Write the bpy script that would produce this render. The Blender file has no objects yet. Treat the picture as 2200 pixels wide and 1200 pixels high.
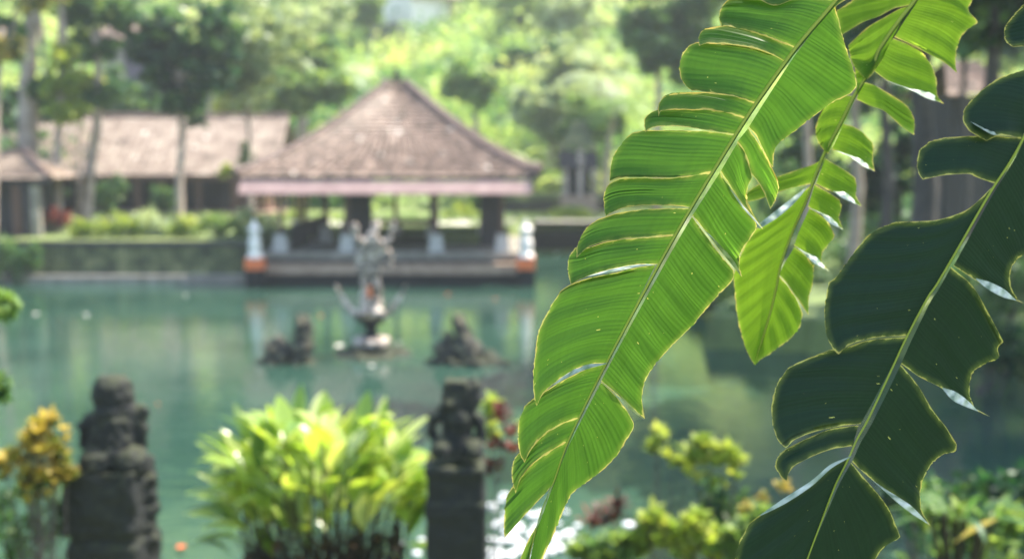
import bpy, bmesh, math, random
import numpy as np
from mathutils import Vector, noise
random.seed(7); rng = np.random.default_rng(7)
SC = bpy.context.scene; COL = SC.collection
R = math.radians
# ------------------------------------------------------------------ camera
PITCH = math.atan(280/2444); F = 2444.0
cd = bpy.data.cameras.new('camera'); cam = bpy.data.objects.new('camera', cd); COL.objects.link(cam)
cam.location = (0, 0, 5); cam.rotation_euler = (math.pi/2-PITCH, 0, 0)
cd.sensor_width = 36; cd.lens = 40; cd.clip_start = .05; cd.clip_end = 2000
cd.dof.use_dof = True; cd.dof.focus_distance = 1.9; cd.dof.aperture_fstop = 2.25
SC.camera = cam
CAM = np.array([0, 0, 5.]); FW = np.array([0, math.cos(PITCH), -math.sin(PITCH)]); UP = np.array([0, math.sin(PITCH), math.cos(PITCH)])
def ray(px, py): return FW + np.array([1., 0, 0])*((px-1100)/F) + UP*((600-py)/F)
def P(px, py, d): return CAM + d*ray(px, py)
def at(px, py, Y):
    r = ray(px, py); return CAM + r*(Y/r[1])
def X(px, Y, z=2.0): 
    return (px-1100)/F*(Y*math.cos(PITCH)+(5-z)*math.sin(PITCH))
def Z(py, Y): return float(at(1100, py, Y)[2])
# ------------------------------------------------------------------ world and sun
SUN_EL, SUN_AZ = 60, 68           # azimuth from +Y towards +X
w = bpy.data.worlds.new('World'); SC.world = w; w.use_nodes = True
nt = w.node_tree; sky = nt.nodes.new('ShaderNodeTexSky'); sky.sky_type = 'NISHITA'; sky.sun_disc = False
sky.sun_elevation = R(SUN_EL); sky.sun_rotation = R(SUN_AZ); sky.air_density = 1.0; sky.dust_density = 1.5
bg = nt.nodes['Background']; bg.inputs[1].default_value = .15; nt.links.new(sky.outputs[0], bg.inputs[0])
sd = bpy.data.lights.new('sun', 'SUN'); so = bpy.data.objects.new('sun', sd); COL.objects.link(so)
sd.energy = 3.9; sd.angle = R(.5); sd.color = (1, .92, .78)
SUND = Vector((math.cos(R(SUN_EL))*math.sin(R(SUN_AZ)), math.cos(R(SUN_EL))*math.cos(R(SUN_AZ)), math.sin(R(SUN_EL))))
so.rotation_euler = SUND.to_track_quat('Z', 'Y').to_euler()
SC.view_settings.view_transform = 'Standard'; SC.view_settings.look = 'None'; SC.view_settings.exposure = 1.88; SC.view_settings.gamma = 1
SC.render.engine = 'CYCLES'; SC.cycles.use_denoising = True; SC.cycles.max_bounces = 8; SC.cycles.transmission_bounces = 6
SC.cycles.diffuse_bounces = 4; SC.cycles.glossy_bounces = 3; SC.cycles.volume_bounces = 0; SC.cycles.sample_clamp_indirect = 6
SC.cycles.caustics_reflective = False; SC.cycles.caustics_refractive = False
# ------------------------------------------------------------------ node helpers
def newmat(name):
    m = bpy.data.materials.new(name); m.use_nodes = True; t = m.node_tree; t.nodes.clear()
    return m, t, t.nodes.new('ShaderNodeOutputMaterial')
def N(t, typ, **kw):
    n = t.nodes.new(typ)
    for k, v in kw.items():
        if k.startswith('i_'):
            key = k[2:]; n.inputs[int(key) if key.isdigit() else key].default_value = v
        else: setattr(n, k, v)
    return n
def L(t, a, b): t.links.new(a, b)
def ramp(t, fac, stops):
    r = t.nodes.new('ShaderNodeValToRGB'); L(t, fac, r.inputs[0]); e = r.color_ramp.elements
    while len(e) < len(stops): e.new(.5)
    for i, (p, c) in enumerate(stops): e[i].position = p; e[i].color = (*c, 1) if len(c) == 3 else c
    return r.outputs[0]
def rock_mat(name, stops, scale=4, rough=.85, bump=.4, moss=None):
    m, t, o = newmat(name); tc = N(t, 'ShaderNodeTexCoord'); n = N(t, 'ShaderNodeTexNoise', i_Scale=scale, i_Detail=8., i_Roughness=.65); L(t, tc.outputs['Object'], n.inputs[0])
    c = ramp(t, n.outputs[0], stops)
    if moss:
        g = N(t, 'ShaderNodeNewGeometry'); sx = N(t, 'ShaderNodeSeparateXYZ'); L(t, g.outputs['Normal'], sx.inputs[0])
        n2 = N(t, 'ShaderNodeTexNoise', i_Scale=scale*1.7, i_Detail=5.); L(t, tc.outputs['Object'], n2.inputs[0])
        a = N(t, 'ShaderNodeMath', operation='MULTIPLY_ADD'); L(t, n2.outputs[0], a.inputs[0]); a.inputs[1].default_value = 2.2; a.inputs[2].default_value = -1.3
        b = N(t, 'ShaderNodeMath', operation='ADD', use_clamp=True); L(t, a.outputs[0], b.inputs[0]); L(t, sx.outputs[2], b.inputs[1])
        mx = N(t, 'ShaderNodeMixRGB', i_2=(*moss, 1)); L(t, b.outputs[0], mx.inputs[0]); L(t, c, mx.inputs[1]); c = mx.outputs[0]
    p = N(t, 'ShaderNodeBsdfPrincipled', i_Roughness=rough); L(t, c, p.inputs['Base Color'])
    bp = N(t, 'ShaderNodeBump', i_Strength=bump, i_Distance=.05); L(t, n.outputs[0], bp.inputs['Height']); L(t, bp.outputs[0], p.inputs['Normal']); L(t, p.outputs[0], o.inputs[0])
    return m
def plain(name, col, rough=.6, var=.25, scale=6):
    c2 = tuple(x*(1-var) for x in col); c3 = tuple(min(1, x*(1+var*.6)) for x in col)
    return rock_mat(name, [(.3, c2), (.55, col), (.75, c3)], scale, rough, .15)
def foliage(name, stops, trans=.5, rough=.45, spec=.4, tm=(1.25, 1.2, .55)):
    m, t, o = newmat(name); a = N(t, 'ShaderNodeAttribute', attribute_name='rnd'); c = ramp(t, a.outputs['Fac'], stops)
    p = N(t, 'ShaderNodeBsdfPrincipled', i_Roughness=rough); p.inputs['Specular IOR Level'].default_value = spec; L(t, c, p.inputs['Base Color'])
    mu = N(t, 'ShaderNodeMixRGB', blend_type='MULTIPLY', i_0=1., i_2=(*tm, 1)); L(t, c, mu.inputs[1])
    tr = N(t, 'ShaderNodeBsdfTranslucent'); L(t, mu.outputs[0], tr.inputs[0])
    mx = N(t, 'ShaderNodeMixShader', i_0=trans); L(t, p.outputs[0], mx.inputs[1]); L(t, tr.outputs[0], mx.inputs[2]); L(t, mx.outputs[0], o.inputs[0])
    return m
M = {}
M['f_dark'] = foliage('dark_foliage', [(0, (.008, .04, .022)), (.5, (.02, .085, .038)), (.8, (.06, .16, .05)), (1, (.16, .28, .08))])
M['f_mid'] = foliage('mid_foliage', [(0, (.03, .09, .04)), (.5, (.07, .16, .06)), (1, (.16, .26, .07))])
M['f_light'] = foliage('light_foliage', [(0, (.08, .17, .06)), (.5, (.17, .28, .09)), (1, (.32, .42, .14))], .55)
M['f_yellow'] = foliage('yellow_foliage', [(0, (.16, .26, .05)), (.5, (.3, .4, .07)), (1, (.5, .52, .12))], .55)
M['f_grey'] = foliage('grey_foliage', [(0, (.18, .26, .16)), (.5, (.38, .46, .3)), (1, (.6, .66, .48))], .5)
M['f_gold'] = foliage('croton_foliage', [(0, (.04, .09, .03)), (.45, (.2, .22, .05)), (.65, (.46, .34, .06)), (1, (.62, .5, .18))], .5)
M['f_red'] = foliage('red_foliage', [(0, (.04, .015, .02)), (.4, (.16, .04, .05)), (.8, (.4, .09, .06)), (1, (.6, .3, .2))], .4)
M['f_rust'] = foliage('rust_foliage', [(0, (.03, .014, .016)), (.5, (.11, .035, .035)), (1, (.32, .1, .07))], .35)
M['f_lily'] = foliage('lily_foliage', [(0, (.05, .12, .025)), (.35, (.2, .34, .055)), (.68, (.42, .54, .12)), (1, (.66, .7, .34))], .56, .25, .8, (1.25, 1.15, .45))
M['f_dry'] = foliage('dry_foliage', [(0, (.02, .016, .012)), (.5, (.06, .04, .025)), (.85, (.2, .1, .05)), (1, (.45, .22, .1))], .3)
M['bark_pale'] = rock_mat('pale_bark', [(.3, (.2, .15, .12)), (.6, (.42, .33, .27)), (.75, (.5, .45, .36))], 3)
M['bark_dark'] = rock_mat('dark_bark', [(.3, (.03, .028, .03)), (.6, (.09, .075, .07)), (.75, (.16, .13, .11))], 3)
M['stone'] = rock_mat('mossy_stone', [(.3, (.025, .027, .03)), (.6, (.07, .07, .065)), (.8, (.14, .13, .11))], 7, moss=(.12, .15, .03))
M['stone_dark'] = rock_mat('dark_stone', [(.3, (.003, .004, .006)), (.6, (.005, .007, .009)), (.8, (.018, .018, .015))], 9, moss=(.032, .038, .013))  # near-black: tree shade on the guardians is put into this colour
M['stone_pale'] = rock_mat('pale_stone', [(.42, (.04, .035, .03)), (.49, (.36, .29, .24)), (.64, (.7, .6, .52))], 5)
M['stone_warm'] = rock_mat('warm_stone', [(.3, (.2, .13, .09)), (.6, (.42, .3, .22)), (.8, (.55, .45, .33))], 5)
M['concrete'] = rock_mat('floor_stone', [(.3, (.12, .11, .09)), (.6, (.3, .27, .23)), (.8, (.42, .38, .33))], 3)
M['wall_moss'] = rock_mat('mossy_wall', [(.35, (.03, .04, .03)), (.5, (.11, .13, .06)), (.66, (.3, .3, .15))], 1.6, moss=(.12, .17, .04))
M['white'] = plain('white_paint', (.88, .81, .74), .6, .05)
M['base_white'] = plain('grey_white_paint', (.5, .47, .45), .7, .15)
M['orange'] = plain('orange_paint', (.75, .17, .05), .6, .2)
M['pink'] = rock_mat('pink_fascia', [(.3, (.3, .19, .17)), (.6, (.42, .275, .245)), (.75, (.5, .36, .32))], 2, .5, .05)
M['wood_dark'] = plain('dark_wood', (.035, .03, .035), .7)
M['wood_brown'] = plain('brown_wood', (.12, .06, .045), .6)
M['ochre'] = plain('ochre_wall', (.6, .36, .14), .7)
M['soil'] = rock_mat('soil', [(.3, (.05, .04, .025)), (.6, (.1, .09, .045)), (.8, (.17, .15, .08))], 2)
# ------------------------------------------------------------------ mesh helpers
def mk(name, V, Fc, mat, parent=None, attrs=None, smooth=False, uv=None, mats=None, midx=None):
    V = np.asarray(V, dtype=np.float64).reshape(-1, 3)
    me = bpy.data.meshes.new(name)
    if isinstance(Fc, np.ndarray):
        n, k = Fc.shape; me.vertices.add(len(V)); me.vertices.foreach_set('co', V.ravel())
        me.loops.add(n*k); me.loops.foreach_set('vertex_index', Fc.ravel().astype(np.int32))
        me.polygons.add(n); me.polygons.foreach_set('loop_start', np.arange(0, n*k, k, dtype=np.int32))
        me.update(calc_edges=True); me.validate()
    else:
        me.from_pydata([tuple(v) for v in V], [], Fc); me.update()
    if attrs:
        for k_, a in attrs.items():
            at_ = me.attributes.new(k_, 'FLOAT', 'POINT'); at_.data.foreach_set('value', np.asarray(a, dtype=np.float32))
    if uv is not None:
        l = me.uv_layers.new(name='UVMap'); idx = np.zeros(len(me.loops), dtype=np.int32); me.loops.foreach_get('vertex_index', idx)
        l.data.foreach_set('uv', np.asarray(uv)[idx].astype(np.float32).ravel())
    for q in (mats or [mat]): me.materials.append(q)
    if midx is not None: me.polygons.foreach_set('material_index', np.asarray(midx, dtype=np.int32))
    if smooth: me.polygons.foreach_set('use_smooth', np.ones(len(me.polygons), dtype=bool))
    o = bpy.data.objects.new(name, me); COL.objects.link(o)
    if parent: o.parent = parent; o.matrix_parent_inverse.identity(); 
    return o
def localise(V, parent):
    return np.asarray(V) - np.array(parent.location) if parent else V
def tag(o, label, cat, group=None, kind=None):
    if label: o['label'] = label
    if cat: o['category'] = cat
    if group: o['group'] = group
    if kind: o['kind'] = kind
    return o
def thing(name, label, cat, loc=(0, 0, 0), group=None):
    o = bpy.data.objects.new(name, None); COL.objects.link(o); o.location = tuple(float(q) for q in loc); o.empty_display_size = .2
    return tag(o, label, cat, group)
class G:
    """collects shapes given in world coordinates and links them as one mesh, relative to its parent's origin"""
    def __init__(s): s.v = []; s.f = []
    def add(s, v, f):
        b = len(s.v); s.v += [tuple(q) for q in v]; s.f += [tuple(i+b for i in q) for q in f]; return s
    def box(s, x0, x1, y0, y1, z0, z1, tx=0, ty=0):
        v = [(x0, y0, z0), (x1, y0, z0), (x1, y1, z0), (x0, y1, z0), (x0+tx, y0+ty, z1), (x1-tx, y0+ty, z1), (x1-tx, y1-ty, z1), (x0+tx, y1-ty, z1)]
        return s.add(v, [(0, 3, 2, 1), (4, 5, 6, 7), (0, 1, 5, 4), (1, 2, 6, 5), (2, 3, 7, 6), (3, 0, 4, 7)])
    def tube(s, pts, rad, n=10, cap=True):
        pts = [Vector(p) for p in pts]; k = len(pts); b = len(s.v)
        if not hasattr(rad, '__len__'): rad = [rad]*k
        up = Vector((.13, .31, .94))
        for i, p in enumerate(pts):
            d = (pts[min(i+1, k-1)]-pts[max(i-1, 0)]).normalized(); a = d.cross(up)
            if a.length < .05: a = d.cross(Vector((1, 0, 0)))
            a.normalize(); c = d.cross(a)
            for j in range(n):
                q = 2*math.pi*j/n; s.v.append(tuple(p+(a*math.cos(q)+c*math.sin(q))*rad[i]))
        for i in range(k-1):
            for j in range(n):
                s.f.append((b+i*n+j, b+i*n+(j+1) % n, b+(i+1)*n+(j+1) % n, b+(i+1)*n+j))
        if cap: s.f.append(tuple(b+j for j in range(n))[::-1]); s.f.append(tuple(b+(k-1)*n+j for j in range(n)))
        return s
    def lathe(s, c, prof, n=20, sx=1, sy=1):
        b = len(s.v)
        for r, z in prof:
            for j in range(n):
                q = 2*math.pi*j/n; s.v.append((c[0]+r*math.cos(q)*sx, c[1]+r*math.sin(q)*sy, c[2]+z))
        for i in range(len(prof)-1):
            for j in range(n): s.f.append((b+i*n+j, b+i*n+(j+1) % n, b+(i+1)*n+(j+1) % n, b+(i+1)*n+j))
        s.f.append(tuple(b+j for j in range(n))[::-1]); s.f.append(tuple(b+(len(prof)-1)*n+j for j in range(n)))
        return s
    def ball(s, c, r, n=10):
        rx, ry, rz = r if hasattr(r, '__len__') else (r, r, r)
        pr = [(max(math.sin(math.pi*i/n), .02), -math.cos(math.pi*i/n)) for i in range(n+1)]
        b = len(s.v); s.lathe((0, 0, 0), pr, n*2)
        for i in range(b, len(s.v)): v = s.v[i]; s.v[i] = (c[0]+v[0]*rx, c[1]+v[1]*ry, c[2]+v[2]*rz)
        return s
    def build(s, name, mat, parent=None, smooth=False):
        return mk(name, localise(np.array(s.v), parent), s.f, mat, parent, smooth=smooth)
    def remeshed(s, name, mat, parent, voxel, disp=0., dscale=6., smooth=True):
        """one continuous carved surface out of overlapping shapes"""
        o = mk(name, localise(np.array(s.v), parent), s.f, mat, None)
        md = o.modifiers.new('r', 'REMESH'); md.mode = 'VOXEL'; md.voxel_size = voxel
        sm = o.modifiers.new('s', 'SMOOTH'); sm.iterations = 2; sm.factor = .5
        dg = bpy.context.evaluated_depsgraph_get(); me = bpy.data.meshes.new_from_object(o.evaluated_get(dg)); old = o.data
        o.modifiers.clear(); o.data = me; bpy.data.meshes.remove(old)
        if disp:
            k = len(me.vertices); co = np.zeros(k*3); me.vertices.foreach_get('co', co); co = co.reshape(-1, 3); nn = np.zeros(k*3); me.vertices.foreach_get('normal', nn); nn = nn.reshape(-1, 3)
            h = np.array([noise.fractal(Vector(c)*dscale, 1., 2., 4) for c in co]); co += nn*(h*disp)[:, None]; me.vertices.foreach_set('co', co.ravel()); me.update()
        me.polygons.foreach_set('use_smooth', np.ones(len(me.polygons), dtype=bool))
        if not me.materials: me.materials.append(mat)
        if parent: o.parent = parent; o.matrix_parent_inverse.identity()
        return o
def structure(o): o['kind'] = 'structure'; return o
def shift(o, loc):                       # put a single-mesh thing's origin at its base
    loc = Vector([float(q) for q in loc]); o.data.transform(__import__('mathutils').Matrix.Translation(-loc)); o.location = loc; return o
# leaf scatter: quads (pointed leaf: 4 verts) with random orientation
def leafquads(C, size, flat=.5, asp=.5, jitter=.35, out=None):
    n = len(C); size = size*(1+jitter*rng.uniform(-1, 1, n))
    d = rng.normal(size=(n, 3)); d[:, 2] = d[:, 2]*flat - .25
    if out is not None: d = d*.7+out
    d /= np.linalg.norm(d, axis=1)[:, None]
    u = rng.normal(size=(n, 3)); u[:, 2] += 1.2; s = np.cross(d, u); s /= (np.linalg.norm(s, axis=1)[:, None]+1e-9)
    a = C; b = C+d*size[:, None]*.5+s*(size*asp*.5)[:, None]; c = C+d*size[:, None]; e = C+d*size[:, None]*.5-s*(size*asp*.5)[:, None]
    V = np.stack([a, b, c, e], 1).reshape(-1, 3); Fq = np.arange(4*n).reshape(-1, 4)
    return V, Fq
def clumps(centres, radii, per, shell=.5):
    out = []; rn = []
    for c, r in zip(centres, radii):
        k = per; d = rng.normal(size=(k, 3)); d /= np.linalg.norm(d, axis=1)[:, None]
        rr = (shell+(1-shell)*rng.random(k))**.7; out.append(np.array(c)+d*rr[:, None]*np.array(r)); rn.append(np.clip(rng.normal(.5+.22*rng.normal(), .2, k), 0, 1))
    return np.concatenate(out), np.concatenate(rn)
def crown_mesh(name, mat, parent, centres, radii, per, leaf, **kw):
    C, rn = clumps(centres, radii, per); V, Fq = leafquads(C, leaf, **kw)
    return mk(name, localise(V, parent), Fq, mat, parent, {'rnd': np.repeat(rn, 4)})
# ------------------------------------------------------------------ terrain, water
NEAR = [(-40, 11.2), (-4.5, 11.4), (-2, 11.0), (0, 10.8), (2, 11.6), (4, 12), (7, 12.6), (9.5, 14)]
RIGHT = [(11.5, 18), (11.3, 25), (9.2, 27.2), (7.2, 27.6), (5.0, 28.4), (5.6, 31), (7.6, 35), (7.4, 42), (6, 50), (5, 55)]
BACK = [(.95, 55), (.9, 50.5), (-9.9, 50.5), (-10, 43), (-40, 43)]
POND = NEAR+RIGHT+BACK
def inpoly(x, y):
    c = np.zeros_like(x, dtype=bool); n = len(POND)
    for i in range(n):
        x0, y0 = POND[i]; x1, y1 = POND[i-1]
        k = ((y0 > y) != (y1 > y)) & (x < (x1-x0)*(y-y0)/(y1-y0+1e-12)+x0); c ^= k
    return c
def height(x, y):
    x = np.asarray(x, float); y = np.asarray(y, float)
    far = 1.5+np.clip(y-66, 0, 70)*.34+.0*x
    far = far+np.clip(y-108, 0, 32)*.6
    far = far+np.where(y > 66, 1.2*np.sin(x*.11+1)*np.clip((y-66)/20, 0, 1), 0)
    near = np.where(y < 11, .45+np.clip((9.5-y)/9.5, 0, 1)*2.7, .45)
    right = .8+np.clip((x-9)/14, 0, 1)*1.4
    b = np.where(y < 15, near, np.where(y < 42, right, far)); b = np.where((y >= 15) & (y < 42) & (x < 0), 1.2, b)
    b = b+np.clip(y-15, 0, 1)*0
    b = b+np.where(y < 66, np.clip(np.abs(x)-24, 0, 40)*.25, 0)
    return np.where(inpoly(x, y), -1.2, b)
xs = np.unique(np.concatenate([np.linspace(-40, 40, 161), np.linspace(-400, -40, 30), np.linspace(40, 400, 30)]))
ys = np.unique(np.concatenate([np.linspace(-60, 0, 20), np.linspace(0, 70, 176), np.linspace(70, 140, 36), np.linspace(140, 900, 20)]))
gx, gy = np.meshgrid(xs, ys); gz = height(gx, gy); Vg = np.stack([gx, gy, gz], -1).reshape(-1, 3)
ii = np.arange(len(xs)*len(ys)).reshape(len(ys), len(xs)); Fg = np.stack([ii[:-1, :-1], ii[:-1, 1:], ii[1:, 1:], ii[1:, :-1]], -1).reshape(-1, 4)
M['ground'] = rock_mat('ground', [(.3, (.06, .09, .03)), (.5, (.13, .18, .05)), (.7, (.26, .3, .1))], .35, .9, .2)
structure(mk('ground', Vg, Fg, M['ground'], smooth=True))
def water_mat():
    m, t, o = newmat('pond_water'); tc = N(t, 'ShaderNodeTexCoord')
    mp = N(t, 'ShaderNodeMapping'); mp.inputs['Scale'].default_value = (1, 1.6, 1); L(t, tc.outputs['Object'], mp.inputs[0])
    n1 = N(t, 'ShaderNodeTexNoise', i_Scale=2.2, i_Detail=3.); L(t, mp.outputs[0], n1.inputs[0])
    n2 = N(t, 'ShaderNodeTexNoise', i_Scale=.25, i_Detail=3.); L(t, tc.outputs['Object'], n2.inputs[0])
    c = ramp(t, n2.outputs[0], [(.3, (.014, .043, .031)), (.7, (.034, .08, .057))])
    bp = N(t, 'ShaderNodeBump', i_Strength=.1, i_Distance=.12); L(t, n1.outputs[0], bp.inputs['Height'])
    p = N(t, 'ShaderNodeBsdfPrincipled', i_Roughness=.04, i_IOR=1.42); L(t, c, p.inputs['Base Color']); L(t, bp.outputs[0], p.inputs['Normal']); L(t, p.outputs[0], o.inputs[0])
    p.inputs['Specular IOR Level'].default_value = .9
    return m
structure(mk('pond_water', [(-60, 5, 0), (30, 5, 0), (30, 60, 0), (-60, 60, 0)], [(0, 1, 2, 3)], water_mat()))
structure(mk('path', [(-30, 54, 1.56), (9, 54, 1.56), (9, 57.4, 1.56), (-30, 57.4, 1.56)], [(0, 1, 2, 3)], M['concrete']))
# ------------------------------------------------------------------ walls round the pond
t_ = thing('retaining_wall', 'dark mossy stone wall along the far left bank of the pond', 'wall', (-20, 43, 0))
G().box(-60, -9.95, 43.0, 43.5, -.5, 1.35).build('wall_face', M['wall_moss'], t_)
G().box(-60, -9.93, 42.85, 43.65, 1.353, 1.56).build('coping', M['stone'], t_)
G().box(-26, -9.97, 42.3, 42.995, -.5, .28).build('ledge', M['concrete'], t_)
g = G()
for i in range(74): g.box(-24.6+i*.2, -24.52+i*.2, 42.93, 42.997, .62, 1.2)
tag(g.build('baluster_relief', M['wall_moss'], t_), None, None, None, 'stuff')
t_ = thing('pond_edge_wall', 'low dark stone wall behind the pond right of the pavilion', 'wall', (3, 55, 0))
G().box(1.0, 8.5, 55, 55.4, -.5, .95).build('wall_face', M['stone_dark'], t_); G().box(.98, 8.6, 54.9, 55.6, .953, 1.08).build('coping', M['stone'], t_)
t_ = thing('garden_wall', 'long garden wall with dark beam and mossy coping right of the pavilion', 'wall', (4, 62, 1.5))
x0, x1 = X(1085, 62), X(1330, 62)
G().box(x0, x1, 62, 62.4, Z(452, 62), Z(432, 62)).build('beam', M['wood_dark'], t_)
G().box(x0-.1, x1+.1, 61.9, 62.6, Z(432, 62)+.003, Z(414, 62)).build('coping', M['wall_moss'], t_)
G().box(x0, x1, 62.6, 62.9, 1.4, Z(452, 62)+.2).build('wall_face', M['white'], t_)
# ------------------------------------------------------------------ tiled roofs
def roof_mat(name, stops, sc):
    m, t, o = newmat(name); tc = N(t, 'ShaderNodeTexCoord')
    n = N(t, 'ShaderNodeTexNoise', i_Scale=sc, i_Detail=8., i_Roughness=.75); L(t, tc.outputs['Object'], n.inputs[0])
    n2 = N(t, 'ShaderNodeTexVoronoi', i_Scale=5.5); L(t, tc.outputs['Object'], n2.inputs[0])
    c = ramp(t, n.outputs[0], stops)
    k = ramp(t, n2.outputs['Color'], [(.9, (0, 0, 0)), (.95, (1, 1, 1))])  # pale cells put the roof's bright highlights into the tile colour
    mx = N(t, 'ShaderNodeMixRGB', i_2=(.8, .72, .62, 1)); L(t, k, mx.inputs[0]); L(t, c, mx.inputs[1])
    p = N(t, 'ShaderNodeBsdfPrincipled', i_Roughness=.6); L(t, mx.outputs[0], p.inputs['Base Color']); L(t, p.outputs[0], o.inputs[0]); return m
M['tile_brown'] = roof_mat('brown_tile', [(.36, (.05, .036, .025)), (.46, (.13, .085, .06)), (.55, (.23, .155, .115)), (.66, (.48, .35, .27))], 2.6)
M['tile_pale'] = roof_mat('pale_tile', [(.34, (.1, .075, .055)), (.48, (.27, .2, .155)), (.66, (.45, .37, .29))], 1.2)
M['ridge'] = plain('ridge_tile', (.12, .075, .06))
def slope(g, a, b, c, d, nu, nv, curve=0, row=.06):
    """a roof face from eave a-b up to c-d (b under c), sagging, with stepped tile rows"""
    a, b, c, d = map(np.array, (a, b, c, d)); base = len(g.v)
    for j in range(nv+1):
        for e in ((0,) if j in (0, nv) else (0, 1)):
            v = j/nv; l = a*(1-v)+d*v; r = b*(1-v)+c*v
            for i in range(nu+1):
                p = l*(1-i/nu)+r*(i/nu); p = p.copy(); p[2] -= curve*math.sin(math.pi*v); p[2] += (row if e else 0)+.05*(i % 2)*(1-v*.4)
                g.v.append(tuple(p))
    rows = 1+2*(nv-1)+1
    for j in range(rows-1):
        for i in range(nu): q = base+j*(nu+1)+i; g.f.append((q, q+1, q+nu+2, q+nu+1))
# ------------------------------------------------------------------ pavilion
def build_pavilion():
    yf, yb = 42.6, 52.2; zE = Z(378, 42.4); xl, xr = X(512, 42.4, 4), X(1160, 42.4, 4); xc = X(851, 47, 7); yc = 47.4; zA = Z(178, yc)
    t = thing('pavilion', 'open pavilion with mossy brown tiled hip roof standing over the water', 'pavilion', (xc, yc, 1.1))
    g = G(); y0, y1 = yf-.9, yb+.6; ax, ay = .35, .25
    A, B, C_, D = (xl, y0, zE), (xr, y0, zE), (xr+.3, y1, zE), (xl-.3, y1, zE); tl, tr, br, bl = (xc-ax, yc-ay, zA), (xc+ax, yc-ay, zA), (xc+ax, yc+ay, zA), (xc-ax, yc+ay, zA)
    slope(g, A, B, tr, tl, 60, 26, .38); slope(g, B, C_, br, tr, 40, 26, .38); slope(g, C_, D, bl, br, 50, 20, .38); slope(g, D, A, tl, bl, 40, 26, .38)
    r = g.build('roof', M['tile_brown'], t)
    for e, k in ((A, tl), (B, tr), (C_, br), (D, bl)):
        pts = []
        for j in range(11): v = j/10; q = np.array(e)*(1-v)+np.array(k)*v; q[2] += -.38*math.sin(math.pi*v)+.08; pts.append(q)
        pts[0][2] += .12; h = G().tube(pts, [.16]+[.13]*9+[.12], 8); o = h.build('hip_ridge', M['ridge'], r); o.location = Vector((0, 0, 0)); 
        o.data.transform(__import__('mathutils').Matrix.Translation(Vector((0, 0, 0))))
        # sub-part vertices are already relative to the pavilion after this shift
        for v_ in o.data.vertices: v_.co -= Vector(t.location)
    fin = G().lathe((xc, yc, zA-.1), [(.35, 0), (.3, .15), (.18, .2), (.22, .32), (.1, .42), (.12, .5), (.03, .72)], 12); fin.build('finial', M['stone_dark'], t)
    # fascia boards round the eaves and dark underside
    for q in ((xl+.22, xr-.22, y0+.3, y0+.42),):
        h = G(); ya = y0-.02; h.add([(xl+.22, ya, zE-.16), (xr-.35, ya, zE-.16), (xr-.35, ya-.27, zE-.62), (xl+.22, ya-.27, zE-.62), (xl+.22, ya+.1, zE-.16), (xr-.35, ya+.1, zE-.16), (xr-.35, ya-.17, zE-.66), (xl+.22, ya-.17, zE-.66)], [(0, 3, 2, 1), (4, 5, 6, 7), (0, 1, 5, 4), (3, 7, 6, 2), (0, 4, 7, 3), (1, 2, 6, 5)]); h.build('fascia', M['pink'], t)
    G().box(xl+.22, xl+.34, y0+.423, y1-.3, zE-.52, zE-.13).build('fascia', M['pink'], t); G().box(xr-.34, xr-.22, y0+.423, y1-.3, zE-.52, zE-.13).build('fascia', M['pink'], t)
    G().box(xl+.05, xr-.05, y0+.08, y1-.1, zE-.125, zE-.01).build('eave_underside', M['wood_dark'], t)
    fz = Z(541, 42.8); px0, px1 = X(538, 42.2), X(1150, 42.2)
    G().box(px0+.05, px1-.15, 42.5, 51.5, fz-.25, fz).build('floor', M['concrete'], t)
    G().box(px0, px1, 41.9, 42.495, fz-.75, fz-.38).build('front_ledge', M['stone_warm'], t)
    G().box(px0+.2, px1-.2, 42.55, 51.4, -.9, fz-.253).build('base', M['stone_dark'], t)  # solid dark block in place of the open shade under the floor
    G().box(px0+.02, px1-.02, 41.98, 42.49, -.9, fz-.753).build('void_shade', M['stone_dark'], t)  # dark strip in place of the shade below the ledge
    def post(px, Y, wd, mat, based=True):
        x = X(px, Y); g = G(); top = zE-.2
        p = G().box(x-wd/2, x+wd/2, Y-wd/2, Y+wd/2, fz+(.663 if based else .003), top).build('post', M[mat], t)
        if based:
            o = G().box(x-.29, x+.29, Y-.29, Y+.29, fz+.003, fz+.66, .08, .08).build('post_base', M['base_white'], t)
    for px in (603, 746, 937, 1079): post(px, 43.0, .17, 'wood_brown')
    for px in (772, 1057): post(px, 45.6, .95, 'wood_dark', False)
    for px in (655, 700, 930): post(px, 47.5, .22, 'wood_brown')
    for px in (640, 745, 850, 930, 1040): post(px, 50.8, .2, 'wood_brown')
    g = G()
    for k in range(26): Y = 43.6+k*.27; g.box(X(622, 43)-.03, X(622, 43)+.03, Y, Y+.09, fz+.003, fz+.85)
    g.box(X(622, 43)-.06, X(622, 43)+.06, 43.5, 50.6, fz+.853, fz+.95); g.build('side_railing', M['wood_dark'], t)
    b = G(); b.add([(X(690, 51), 51.3, fz-.1), (X(1050, 51), 51.3, fz-.1), (X(1050, 51), 53.6, 1.56), (X(690, 51), 53.6, 1.56), (X(690, 51), 53.6, .9), (X(1050, 51), 53.6, .9)], [(0, 1, 2, 3), (3, 2, 5, 4), (0, 3, 4), (1, 5, 2), (0, 4, 5, 1)]); b.build('back_ramp', M['white'], t)
    G().box(X(800, 50), X(930, 50), 50.2, 50.35, fz+.55, fz+.8).build('back_rail', M['wood_dark'], t)
    G().box(X(690, 48), X(760, 48), 47.8, 50, fz+.003, fz+.14).build('platform', M['wall_moss'], t)
    G().box(X(805, 46), X(925, 46), 46, 50, fz+.003, fz+.14).build('platform', M['stone_dark'], t)
    G().box(X(950, 46), X(1035, 46), 46, 50, fz+.003, fz+.14).build('platform', M['wall_moss'], t)
    g = G()
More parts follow.
